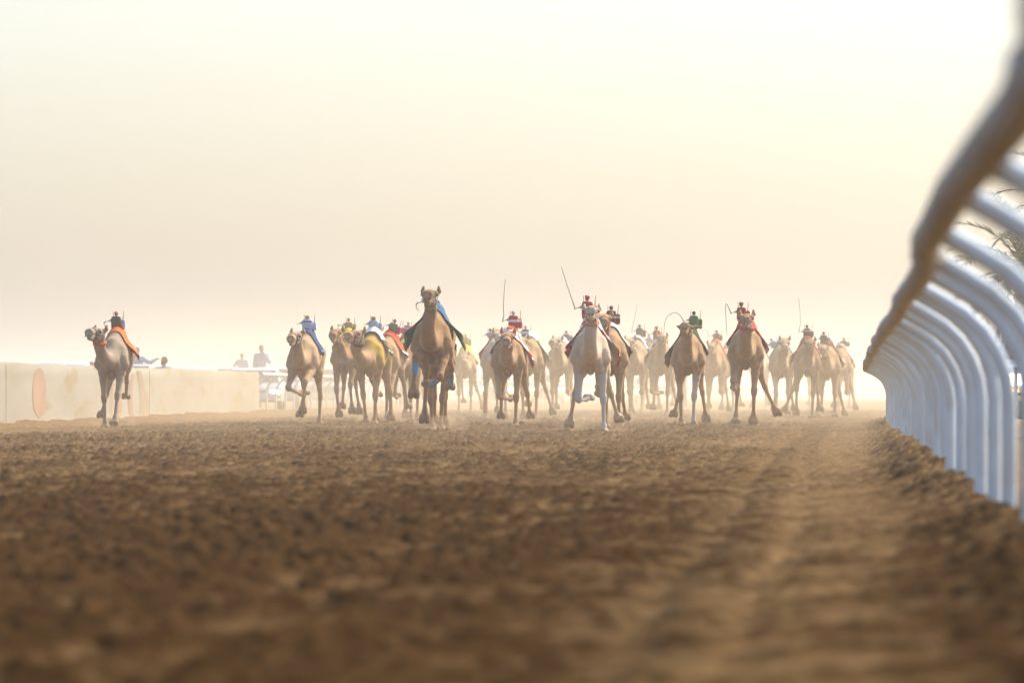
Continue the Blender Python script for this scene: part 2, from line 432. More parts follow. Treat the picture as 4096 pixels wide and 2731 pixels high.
def barrier_wall():
    Y0, Y1, N = 48.0, 168.2, 240
    root = empty('concrete_wall', (float(WALLX(Y0)), Y0, 0))
    tag(root, 'long pale concrete barrier wall with ochre stains and faded orange paint, left of the track', 'wall')
    ys = np.linspace(Y0, Y1, N)
    V = []; top = 1.38
    prof = [(0, -.4), (0, .3), (0, .75), (0, 1.15), (-.012, top - .03), (-.03, top), (-.27, top), (-.3, top - .03), (-.3, -.4)]
    for y in ys:
        g = float(G_RISE(y)) * .25
        for (a, z) in prof:
            zz = z + (g + (vnoise(np.array([y * .5]), np.array([3.0]), 9)[0] - .5) * .05 if z > 1.2 else 0)
            V.append((float(WALLX(y)) + a - root.location.x, y - Y0, zz))
    k = len(prof); F = []
    for i in range(N - 1):
        for j in range(k - 1): F.append([i * k + j, i * k + j + 1, (i + 1) * k + j + 1, (i + 1) * k + j])
    F.append(list(range(k))); F.append([(N - 1) * k + j for j in range(k - 1, -1, -1)])
    m = MB(); m.add(V, F); m.build('wall_face', M_CONC, root, True)
    # seams between the cast lengths
    for y in np.arange(Y0 + 22, Y1 - 3, 24.0):
        s = MB(); s.box((float(WALLX(y)) + .001 - root.location.x, y - Y0, .62), (.004, .012, .72)); s.build('wall_seam', mat('seam_shadow_gap', (.17, .15, .12), .9), root)
    def on_wall(pts, name, mt, push=.006):
        V = [(float(WALLX(y)) - root.location.x + push, y - Y0, z) for y, z in pts]
        mm = MB(); mm.add(V, [list(range(len(V)))]); mm.build(name, mt, root, False)
    # a faded round emblem, strongly foreshortened from the track, and brush strokes beyond it
    yc = 17.6 / (.0602 + (2048 - 157) / FPX)
    on_wall([(yc + 1.05 * math.cos(a), .77 + .53 * math.sin(a)) for a in [2 * math.pi * i / 40 for i in range(40)]], 'painted_disc', M_MARK)
    for (px, z0, z1, w, sw, mt) in [(553, .12, 1.33, .55, .9, M_MARK2), (538, .1, 1.25, .42, -.9, M_MARK), (468, .1, 1.3, .4, .5, M_MARK), (455, .2, 1.0, .3, -.4, M_MARK2), (573, .08, .8, .6, .5, M_MARK2)]:
        y = 17.6 / (.0602 + (2048 - px) / FPX); L = []; Rr = []
        for i in range(13):
            t = i / 12; z = z0 + (z1 - z0) * t; c = y + sw * math.sin(2.6 * t + .4) + .08 * random.uniform(-1, 1); ww = w * (.5 + .5 * math.sin(math.pi * (.15 + .7 * t)))
            L.append((c - ww, z)); Rr.append((c + ww, z))
        on_wall(L + Rr[::-1], 'painted_stroke', mt, random.uniform(.006, .010))
barrier_wall()

# ------------------------------------------------------------------ racing camels
def coat_mat(name, rgb, rgb2):
    m = bpy.data.materials.new(name); m.use_nodes = True
    n = m.node_tree; b = n.nodes['Principled BSDF']
    b.inputs['Roughness'].default_value = .85; b.inputs['Specular IOR Level'].default_value = .04
    b.inputs['Sheen Weight'].default_value = .35; b.inputs['Sheen Roughness'].default_value = .35; b.inputs['Sheen Tint'].default_value = (1, .84, .64, 1)
    tc = n.nodes.new('ShaderNodeTexCoord'); mp = n.nodes.new('ShaderNodeMapping'); mp.inputs['Scale'].default_value = (1, 1, .55); n.links.new(tc.outputs['Object'], mp.inputs[0])
    def noise(sc, det, vec):
        t = n.nodes.new('ShaderNodeTexNoise'); t.inputs['Scale'].default_value = sc; t.inputs['Detail'].default_value = det; n.links.new(vec, t.inputs['Vector']); return t.outputs['Fac']
    r = n.nodes.new('ShaderNodeValToRGB'); r.color_ramp.elements[0].position = .32; r.color_ramp.elements[1].position = .68
    r.color_ramp.elements[0].color = (*rgb2, 1); r.color_ramp.elements[1].color = (*rgb, 1)
    n.links.new(noise(7, 8, mp.outputs[0]), r.inputs[0])
    def mixin(prev, attr, c):
        a = n.nodes.new('ShaderNodeAttribute'); a.attribute_name = attr
        x = n.nodes.new('ShaderNodeMixRGB'); n.links.new(a.outputs['Fac'], x.inputs[0]); n.links.new(prev, x.inputs[1]); x.inputs[2].default_value = (*c, 1); return x.outputs[0]
    c = mixin(r.outputs[0], 'dye', (.40, .25, .035)); c = mixin(c, 'pale', (.58, .53, .47)); c = mixin(c, 'dark', (.06, .042, .03))
    n.links.new(c, b.inputs['Base Color'])
    bp = n.nodes.new('ShaderNodeBump'); bp.inputs['Strength'].default_value = .9; bp.inputs['Distance'].default_value = .02
    n.links.new(noise(38, 5, mp.outputs[0]), bp.inputs['Height']); n.links.new(bp.outputs[0], b.inputs['Normal'])
    return m
COATS = {'tan': coat_mat('tan_coat', (.46, .29, .145), (.35, .21, .10)), 'brown': coat_mat('brown_coat', (.37, .21, .095), (.275, .15, .066)),
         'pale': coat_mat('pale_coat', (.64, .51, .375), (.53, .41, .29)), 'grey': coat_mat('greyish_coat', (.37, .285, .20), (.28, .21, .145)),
         'sand': coat_mat('sandy_coat', (.50, .335, .185), (.39, .25, .13))}
M_EYE = mat('dark_eye', (.015, .01, .008), .15, .5)
M_FOAM = mat('white_foam', (.8, .8, .8), .5, .3)

# leg poses: upper, lower (forearm / gaskin), cannon, pastern, toe in degrees from straight down (+ = forward)
FRONT = {'plant': (-18, 4, -2, 15, 75), 'late': (-24, -14, -16, -10, 60), 'reach': (-2, 30, 22, 30, 70), 'high': (25, 66, -8, -25, 20), 'lift': (10, 42, -12, -25, 10),
         'fold': (-8, 22, -82, -120, -85), 'foldhigh': (14, 52, -72, -115, -80), 'hang': (-12, 14, -22, -40, -12), 'back': (-30, -22, -52, -80, -40)}
HIND = {'plant': (26, -26, 2, 15, 75), 'fwd': (44, -8, 16, 25, 70), 'back': (8, -44, -30, -45, -5), 'trail': (14, -40, -40, -70, -40), 'fold': (40, -52, -30, -75, -45), 'under': (48, -24, -6, -18, 25), 'foldhigh': (46, -62, -52, -95, -60)}

def leg_prims(front, side, pose, b1=4.0, b2=0.0, b3=None):
    """side -1 = picture left; b1, b2 lean of the upper and lower half outwards (degrees). returns prims and joints"""
    a0, a1, a2, a3, a4 = pose; b3 = b2 if b3 is None else b3
    def step(p, a, b, L): return p + np.array([side * math.sin(R(b)), -math.sin(R(a)) * math.cos(R(b)), -math.cos(R(a)) * math.cos(R(b))]) * L
    if front:
        S = np.array([side * .205, -.50, 1.50]); E = step(S, a0, b1 * .5, .31); K = step(E, a1, b1, .56); Fk = step(K, a2, b2, .47)
        m1 = E + (K - E) * .30; fw = (E - S)
        pr = [cone(S, E, .125, .100, .05), cone(E, m1, .098, .080, .04), cone(m1, K, .080, .047, .03), cone(K + (E - K) * .08, K + (Fk - K) * .08, .068, .061, .03), cone(K, Fk, .040, .034, .025)]
    else:
        S = np.array([side * .15, .86, 1.63]); E = step(S, a0, b1 * .6, .48); K = step(E, a1, b1, .56); Fk = step(K, a2, b2, .51)
        m1 = E + (K - E) * .35
        pr = [cone(S, E, .185, .125, .06), cone(E, m1, .115, .074, .05), cone(m1, K, .074, .044, .03), cone(K + np.array([0, .025, .03]), K + (Fk - K) * .12, .052, .052, .03), cone(K, Fk, .041, .034, .025)]
    P = step(Fk, a3, b3, .115)
    pr += [cone(Fk, Fk + (P - Fk) * .3, .050, .050, .025), cone(Fk, P, .045, .052, .02)]
    toes = []
    for s in (-1, 1):
        q = P + np.array([s * .038, 0, 0]); t = step(q, a4, b3 + s * side * 7, .085)
        pr.append(cone(q, t, .057, .054, .016)); toes += [q, t]
    return pr, dict(S=S, E=E, K=K, F=Fk, P=P, toes=toes)

HS = 1.18
def head_frame(poll, pitch, yaw, roll=0.0):
    f = Vector((math.sin(yaw) * math.cos(pitch), -math.cos(yaw) * math.cos(pitch), math.sin(pitch)))
    r = Vector((math.cos(yaw), math.sin(yaw), 0)); u = f.cross(r) * -1
    if u.z < 0: u = -u
    if roll:
        q = Matrix.Rotation(roll, 3, f); r = q @ r; u = q @ u
    return lambda x, y, z: np.array(Vector(poll) + (r * x + f * y + u * z) * HS), (r, f, u)

UP = .08
def torso_prims(fat=1.0):
    L = [ell((0, -.30, 1.45), (.30 * fat, .44, .345), .1), cone((0, -.40, 1.62), (0, -.1, 1.74), .17, .17, .1), ell((0, .22, 1.52), (.315 * fat, .66, .355), .12), cone((0, -.38, 1.74), (0, .05, 1.84), .11, .13, .10),
            ell((0, .30, 1.86), (.15, .44, .235), .12), ell((0, .86, 1.55), (.255, .36, .28), .1),
            cone((-.17, -.40, 1.60), (-.245, -.50, 1.30), .12, .13, .08), cone((.17, -.40, 1.60), (.245, -.50, 1.30), .12, .13, .08),
            cone((0, -.42, 1.18), (0, -.42, 1.07), .10, .07, .06)]
    for s_ in (-1, 1):
        L += [cone((s_ * .10, -.70, 1.37), (s_ * .165, -.56, 1.13), .095, .080, .022), cone((s_ * .20, -.22, 1.60), (s_ * .275, -.36, 1.30), .075, .085, .03), cone((s_ * .15, .78, 1.74), (s_ * .20, .98, 1.62), .055, .06, .04)]
    for p in L:
        if p.t == 'c': p.a[2] += UP; p.b[2] += UP
        else: p.c[2] += UP
    return L

def make_camel(name, x, Y, s, yaw, legs, coat, hx=0.0, hz=2.2, hy=-1.42, pitch=4, hyaw=0, roll=0, air=0.0, neckx=None, fat=1.0, ears=1, pale=None, detail=True, mouth=0.0, dye=False):
    """legs: four (pose name, lean upper, lean lower) for front-left, front-right, hind-left, hind-right of the PICTURE"""
    root = empty('camel', (x, Y, 0), yaw, s)
    nx = hx * .45 if neckx is None else neckx
    poll = (hx, hy, hz)
    HF, (hr, hf, hu) = head_frame(poll, R(pitch), R(hyaw), R(roll))
    trunk = torso_prims(fat)
    ctrl = [np.array(c) for c in [(0, -.45, 1.50 + UP), (nx * .15, -.78, 1.40 + UP), (nx * .55, -1.08, 1.43 + UP), (nx, -1.30, 1.66 + UP), (hx * .9 + nx * .1, hy + .10, hz - .22), tuple(HF(0, -.03, -.02))]]
    rr = [.225, .170, .128, .104, .095, .094]
    pts = []; rad = []
    for i in range(len(ctrl) - 1):
        p0, p1, p2, p3 = ctrl[max(i - 1, 0)], ctrl[i], ctrl[i + 1], ctrl[min(i + 2, len(ctrl) - 1)]
        for t in (0, .33, .67):
            pts.append(.5 * ((2 * p1) + (p2 - p0) * t + (2 * p0 - 5 * p1 + 4 * p2 - p3) * t * t + (3 * p1 - p0 - 3 * p2 + p3) * t ** 3)); rad.append(rr[i] + (rr[i + 1] - rr[i]) * t)
    pts.append(ctrl[-1]); rad.append(rr[-1])
    for i in range(len(pts) - 1): trunk.append(cone(pts[i], pts[i + 1], rad[i], rad[i + 1], .045))
    hd = [cone(HF(0, -.02, .015), HF(0, .13, .0), .108, .098, .05), cone(HF(-.075, .10, .045), HF(-.085, .165, .035), .047, .036, .03), cone(HF(.075, .10, .045), HF(.085, .165, .035), .047, .036, .03),
          cone(HF(0, .10, -.075), HF(0, .30, -.115 - mouth * .4), .082, .050, .04), cone(HF(0, .12, -.01), HF(0, .36, -.035), .086, .066, .04),
          cone(HF(-.03, .385, -.055), HF(.03, .385, -.055), .056, .056, .03), cone(HF(-.028, .40, -.10), HF(.028, .40, -.10), .036, .036, .02), cone(HF(0, .30, -.14 - mouth * .5), HF(0, .365, -.155 - mouth), .046, .038, .022)]
    for sd_ in (-1, 1):
        hd += [cone(HF(sd_ * .086, -.02, .06), HF(sd_ * .116, -.04, .115), .030, .036, .022), cone(HF(sd_ * .116, -.04, .115), HF(sd_ * (.112 if ears else .17), -.045, .18 if ears else .14), .036, .020, .012)]
    for p in hd: p.r1 *= HS; p.r2 *= HS
    trunk += hd
    groups = [trunk]; feet = []; J = {}
    for key, (pose, b1, b2) in zip(('FL', 'FR', 'HL', 'HR'), legs):
        fr = key[0] == 'F'; sd_ = -1 if key[1] == 'L' else 1
        ps = (FRONT if fr else HIND)[pose] if isinstance(pose, str) else pose
        pr, j = leg_prims(fr, sd_, ps, b1, b2); groups.append(pr); J[key] = j; feet += [(t[2], key) for t in j['toes']]
    low = min(f[0] for f in feet) - .047
    trunk.append(cone((0, 1.17, 1.68), (.03, 1.33, 1.46), .042, .030, .03)); trunk.append(cone((.03, 1.33, 1.46), (.05, 1.36, 1.20), .028, .034, .02))
    h = .0145 if Y < 127 else (.0185 if Y < 150 else .024)
    V, F = sdf_mesh(groups, h / s ** .5)
    # natural colouring: dark foot pads and eyelids, greyer muzzle, pale legs where the animal has them
    dark = np.zeros(len(V), np.float32); pl = np.zeros(len(V), np.float32)
    def near_pt(p, r): return np.exp(-(np.linalg.norm(V - np.asarray(p, np.float32), axis=1) / r) ** 4)
    for key, j in J.items():
        for t in (j['toes'][1], j['toes'][3]): dark = np.maximum(dark, .75 * near_pt(t, .07))
        dark = np.maximum(dark, .35 * near_pt(j['K'], .055))
        if pale and key in pale:
            for a, b in (('E', 'K'), ('K', 'F'), ('F', 'P')):
                for t in np.linspace(.3 if a == 'E' else 0, 1, 6): pl = np.maximum(pl, near_pt(j[a] + (j[b] - j[a]) * t, .13))
    for sd_ in (-1, 1):
        dark = np.maximum(dark, .9 * near_pt(HF(sd_ * .040, .425, -.022), .019))      # nostrils
        dark = np.maximum(dark, .65 * near_pt(HF(sd_ * .112, .155, .015), .034))      # lids
        dark = np.maximum(dark, .5 * near_pt(HF(sd_ * .118, -.002, .13), .026))       # ear hollows
        dark = np.maximum(dark, .8 * near_pt(HF(sd_ * .03, .43, -.128), .022))        # mouth
    pl = np.maximum(pl, .35 * near_pt(HF(0, .41, -.09), .07))
    body = mesh_np('body', V, F, COATS[coat], root, True, {'dark': dark, 'pale': pl, 'dye': smooth(1.28, 1.42, V[:, 2]) * smooth(-.74, -.60, V[:, 1]) * smooth(1.12, 1.02, V[:, 1]) * .95 if dye else dark * 0})
    root.location.z = gz(x, Y) - low * s + air - .01
    if detail:
        for sd_ in (-1, 1):
            e = MB(); e.sell(HF(sd_ * .108, .158, .012), (.028, .028, .028), 1, 1, 10, 6); e.build('eye', M_EYE, root)
    return dict(root=root, HF=HF, hfr=(hr, hf, hu), torso=trunk[:15], all=trunk, J=J, neck=pts, rad=rad, s=s, low=low)

def surf(cm, yv, th, off=.0, c=1.58):
    """distance of the body surface from the axis point (0, yv, c), at angle th from straight up"""
    yv, th = np.broadcast_arrays(np.asarray(yv, np.float32), np.asarray(th, np.float32))
    t = np.full(yv.shape, .9, np.float32)
    for _ in range(30):
        d = field(cm['torso'], np.sin(th) * t, yv, c + np.cos(th) * t) - off
        t = np.clip(t - d * .9, 0.02, .9)
    return t

def cloth_mat(name, kind, c1, c2=(.75, .78, .82), sc=(6, 6)):
    m = bpy.data.materials.new(name); m.use_nodes = True
    n = m.node_tree; b = n.nodes['Principled BSDF']; b.inputs['Roughness'].default_value = .85; b.inputs['Specular IOR Level'].default_value = .05
    uv = n.nodes.new('ShaderNodeUVMap'); sp = n.nodes.new('ShaderNodeSeparateXYZ'); n.links.new(uv.outputs[0], sp.inputs[0])
    x = n.nodes.new('ShaderNodeMixRGB'); x.inputs[1].default_value = (*c1, 1); x.inputs[2].default_value = (*c2, 1)
    def math_(op, a, v=None):
        q = n.nodes.new('ShaderNodeMath'); q.operation = op; n.links.new(a, q.inputs[0])
        if v is not None:
            if hasattr(v, 'links') or not isinstance(v, (int, float)): n.links.new(v, q.inputs[1])
            else: q.inputs[1].default_value = v
        return q.outputs[0]
    if kind == 'plain': x.inputs[0].default_value = 0
    elif kind == 'check':
        ch = n.nodes.new('ShaderNodeTexChecker'); ch.inputs['Scale'].default_value = 1
        mp = n.nodes.new('ShaderNodeMapping'); mp.inputs['Scale'].default_value = (sc[0], sc[1], 1); n.links.new(uv.outputs[0], mp.inputs[0]); n.links.new(mp.outputs[0], ch.inputs['Vector'])
        n.links.new(ch.outputs['Fac'], x.inputs[0])
    elif kind == 'border':       # a contrasting hem along the lower edges
        a = math_('ABSOLUTE', math_('SUBTRACT', sp.outputs[1], .5)); n.links.new(math_('GREATER_THAN', a, sc[0]), x.inputs[0])
    elif kind == 'stripe':
        f = math_('FRACT', math_('MULTIPLY', sp.outputs[1], sc[0])); n.links.new(math_('GREATER_THAN', f, .5), x.inputs[0])
    elif kind == 'band':
        f = math_('FRACT', math_('MULTIPLY', sp.outputs[0], sc[0])); n.links.new(math_('GREATER_THAN', f, .6), x.inputs[0])
    n.links.new(x.outputs[0], b.inputs['Base Color'])
    return m

def drape(cm, name, m, y0, y1, th, off=.018, flare=(0, 0), lift=0.0, front_lift=0.0, ny=16, nt_=34, thick=.012, rip=.012, seed=0, hem=.0):
    """a cloth laid over the back: follows the body, loose at the lower edges; flare = how far each side flies out"""
    ys = np.linspace(y0, y1, ny); ts = np.linspace(-th, th, nt_) if not hasattr(th, '__len__') else np.linspace(-th[0], th[1], nt_)
    Yv, T = np.meshgrid(ys, ts, indexing='ij')
    U = np.linspace(0, 1, ny)[:, None] + 0 * T; W = np.linspace(0, 1, nt_)[None, :] + 0 * T
    rad = surf(cm, Yv, T, off)
    e = np.clip((np.abs(T) - .55) / np.maximum(.2, np.abs(ts[0 if 0 else -1]) - .55), 0, 1)
    fl = np.where(T < 0, flare[0], flare[1]) * .8
    rad = rad + rip * e * np.sin(Yv * 17 + seed + 2.2 * T) * 1.2
    X = np.sin(T) * rad + np.sign(T) * fl * e ** 1.6
    Z = 1.58 + np.cos(T) * rad + fl * e ** 1.5 * (lift - .75) + rip * np.sin(Yv * 11 + T * 5 + seed)
    Z = Z + hem * e * (vnoise(Yv * 6 + seed, T * 2, 3) - .5)
    Z = Z - e ** 1.3 * U * np.minimum(fl * 1.5, .30)
    Yo = Yv + fl * e ** 2 * .45 + .02 * np.sin(T * 6 + seed)
    Z = Z + front_lift * (1 - U) ** 2
    P = np.stack([X, Yo, Z], -1)
    du = np.gradient(P, axis=0); dv = np.gradient(P, axis=1); N = np.cross(dv, du); N /= np.linalg.norm(N, axis=-1, keepdims=True) + 1e-9
    if N[ny // 2, nt_ // 2, 2] < 0: N = -N
    A = (P + N * thick * .5).reshape(-1, 3); B = (P - N * thick * .5).reshape(-1, 3)
    n = ny * nt_; F = []
    for i in range(ny - 1):
        for j in range(nt_ - 1):
            q = [i * nt_ + j, i * nt_ + j + 1, (i + 1) * nt_ + j + 1, (i + 1) * nt_ + j]
            F.append(q); F.append([k + n for k in q[::-1]])
    edge = [i * nt_ for i in range(ny)] + [(ny - 1) * nt_ + j for j in range(1, nt_)] + [i * nt_ + nt_ - 1 for i in range(ny - 2, -1, -1)] + [j for j in range(nt_ - 2, 0, -1)]
    for a, b in zip(edge, edge[1:] + edge[:1]): F.append([b, a, a + n, b + n])
    uv = np.concatenate([np.stack([U.ravel(), W.ravel()], 1)] * 2)
    return mesh_np(name, np.concatenate([A, B]), F, m, cm['root'], True, None, uv)

def proj_tube(cm, pts, r, off=.006, n=6):
    """pull each point of a strap onto the body surface"""
    out = []
    for p in pts:
        p = np.array(p, np.float32); 
        for _ in range(6):
            e = .01
            f = lambda q: float(field(cm['all'], np.float32([q[0]]), np.float32([q[1]]), np.float32([q[2]]))[0])
            d = f(p) - off
            g = np.array([f(p + [e, 0, 0]) - f(p - [e, 0, 0]), f(p + [0, e, 0]) - f(p - [0, e, 0]), f(p + [0, 0, e]) - f(p - [0, 0, e])]); g /= np.linalg.norm(g) + 1e-9
            p = p - g * d
        out.append(p)
    return out

def halter(cm, m, collar=None, fluffy=False, rein=None, rc=.010):
    HF = cm['HF']
    mb = MB()
    ring = [HF(.12 * math.cos(a), .245 + .035 * math.sin(a), -.055 + .13 * math.sin(a)) for a in np.linspace(0, 2 * math.pi, 15)]
    mb.tube(proj_tube(cm, ring, rc), rc, 6)
    for s in (-1, 1):
        mb.tube(proj_tube(cm, [HF(s * .10, .25, -.05), HF(s * .115, .15, -.06), HF(s * .12, .06, -.03), HF(s * .12, .0, .03), HF(s * .075, -.04, .10), HF(0, -.05, .12)], rc), rc, 6)
        mb.tube(proj_tube(cm, [HF(s * .10, .24, -.12), HF(s * .09, .12, -.15), HF(s * .06, .03, -.18)], rc), rc, 6)
    mb.build('halter', m, cm['root'])
    if collar:
        c, k, rad = cm['neck'][-2], cm['neck'][-3], cm['rad'][-2]
        c = np.array(cm['neck'][-3]); d = Vector(cm['neck'][-2]) - Vector(cm['neck'][-4]); d.normalize()
        u = d.orthogonal().normalized(); w = d.cross(u); V = []
        R0 = cm['rad'][-3] + (.022 if fluffy else .006); n = 22
        pts = [Vector(c) + (u * math.cos(a) + w * math.sin(a)) * (R0 + (random.uniform(-.008, .01) if fluffy else 0)) for a in np.linspace(0, 2 * math.pi, n + 1)]
        rr = [(.034 + random.uniform(-.009, .011)) if fluffy else .013 for _ in pts]; rr[-1] = rr[0]; pts[-1] = pts[0]
        mm = MB(); mm.tube(pts, rr, 9, False); mm.build('neck_collar', collar, cm['root'])
    if rein:
        a = HF(rein * .08, .06, -.17); b = np.array((rein * .10, -.45, 1.95))
        mm = MB(); mm.tube([a + (b - a) * t + np.array([0, 0, -.10 * math.sin(math.pi * t)]) for t in np.linspace(0, 1, 9)], .008, 5); mm.build('rein', m, cm['root'])

def bandage(cm, key, m, seg=('K', 'F'), t0=.15, t1=.75, r=.052):
    j = cm['J'][key]; a, b = j[seg[0]], j[seg[1]]
    mb = MB(); mb.tube([a + (b - a) * t for t in np.linspace(t0, t1, 7)], [r * (1 + .05 * (-1) ** i) for i in range(7)], 10); mb.build('leg_bandage', m, cm['root'])

# ------------------------------------------------------------------ robot jockeys (silk-covered boxes with a whip arm)
M_METAL = mat('dull_steel', (.30, .30, .31), .4, .5, metal=.6); M_BLACK = mat('black_plastic', (.03, .03, .032), .5, .4); M_GREY = mat('grey_plastic', (.32, .33, .34), .5, .4)
def silk(name, c1, c2=None, z0=0.08, z1=0.12):
    m = mat(name, c1, .6, .3, var=.12, vscale=14, bump=.006, bscale=26, sheen=.3)
    if c2:
        n = m.node_tree; b = n.nodes['Principled BSDF']; src = b.inputs['Base Color'].links[0].from_socket
        tc = n.nodes.new('ShaderNodeTexCoord'); sp = n.nodes.new('ShaderNodeSeparateXYZ'); n.links.new(tc.outputs['Object'], sp.inputs[0])
        g = n.nodes.new('ShaderNodeMath'); g.operation = 'COMPARE'; n.links.new(sp.outputs[2], g.inputs[0]); g.inputs[1].default_value = (z0 + z1) / 2; g.inputs[2].default_value = (z1 - z0) / 2
        x = n.nodes.new('ShaderNodeMixRGB'); n.links.new(g.outputs[0], x.inputs[0]); n.links.new(src, x.inputs[1]); x.inputs[2].default_value = (*c2, 1); n.links.new(x.outputs[0], b.inputs['Base Color'])
    return m
def robot(cm, label, silk_m, head_m, dx=0.0, y=.22, h=.30, w=.11, cap='ball', whip=None, arm=-1, box=True, ant=2, tilt=0.0, vest=None, sc=.9):
    """whip: list of (x, z) points of the stick relative to the arm end, or None"""
    root = cm['root']; t = float(surf(cm, np.array([y]), np.array([math.atan2(dx, .5)]), .02)[0])
    loc = Matrix.Rotation(root.rotation_euler.z, 3, 'Z') @ (Vector((dx, y, 1.58 + t * math.cos(math.atan2(dx, .5)) - .07)) * root.scale[0]) + root.location
    r = empty('robot_jockey', loc, root.rotation_euler.z, sc); r.rotation_euler.y = tilt
    tag(r, label, 'robot jockey', 'robot jockeys riding the racing camels')
    m = MB(); m.sell((0, 0, h * .5), (w, .085, h * .5), .38, .5, 18, 12, .0, None, .035); m.build('torso', silk_m, r)
    hm = MB()
    if cap == 'ball': hm.sell((0, -.005, h + .055), (.045, .047, .05), 1, 1, 14, 10); hm.tube([(0, 0, h - .03), (0, 0, h + .03)], .022, 8)
    elif cap == 'wedge': hm.sell((-.005, 0, h + .06), (.046, .05, .056), .6, .8, 14, 10, .32, Matrix.Rotation(.15, 3, 'Y')); hm.tube([(0, 0, h - .03), (0, 0, h + .02)], .02, 8)
    else: hm.sell((0, 0, h + .04), (.055, .055, .05), .5, .7, 14, 8, .08); hm.tube([(0, 0, h - .03), (0, 0, h + .02)], .024, 8)
    hm.build('head', head_m, r)
    if box:
        b = MB(); b.sell((-arm * (w + .035), .06, h * .40), (.05, .07, h * .36), .4, .4, 12, 8, .05, None, .015); b.build('battery_pack', vest or silk_m, r)
    for k in range(ant):
        s = (1, -1)[k] * -arm; q = MB(); ax = s * (w * .62 if k else w + .03)
        q.tube([(ax, .06, h * .72), (ax + s * .006, .06, h + .03), (ax + s * .012 + .004, .06, h + .115)], [.009, .006, .005], 6); q.build('aerial', M_BLACK, r)
    a = MB(); sx = arm; zz = h * .68
    a.box((sx * (w + .008), 0, zz), (.02, .026, .03)); a.tube([(sx * (w + .02), 0, zz), (sx * (w + .065), -.005, zz - .012)], .013, 8); a.tube([(sx * (w + .06), -.005, zz - .012), (sx * (w + .125), -.01, zz - .026)], .007, 6)
    am = a.build('whip_arm', M_METAL, r)
    if whip:
        ex, ez = sx * (w + .13), zz - .03
        g = MB(); p0 = Vector((ex, -.012, ez)); p1 = Vector((ex + whip[0][0], -.012, ez + whip[0][1]))
        g.sell(p0, (.018, .018, .02), 1, 1, 8, 6); g.tube([p0, p0 + (p1 - p0) * .55, p1], [.012, .014, .010], 8); g.build('whip_grip', M_GREY, am)
        pts = [p1] + [Vector((ex + a_, -.012 + .01 * i, ez + b_)) for i, (a_, b_) in enumerate(whip[1:])]
        # smooth the stick
        q = []
        for i in range(len(pts) - 1):
            a0, a1, a2, a3 = pts[max(i - 1, 0)], pts[i], pts[i + 1], pts[min(i + 2, len(pts) - 1)]
            for t_ in (0, .25, .5, .75): q.append(.5 * ((2 * a1) + (a2 - a0) * t_ + (2 * a0 - 5 * a1 + 4 * a2 - a3) * t_ ** 2 + (3 * a1 - a0 - 3 * a2 + a3) * t_ ** 3))
        q.append(pts[-1]); n = len(q)
        s_ = MB(); s_.tube(q, [.0085 - .0035 * i / n for i in range(n)], 6); s_.build('whip_stick', M_STICK, am)
    return r
M_STICK = mat('brown_whip_cane', (.20, .13, .07), .6, .3)

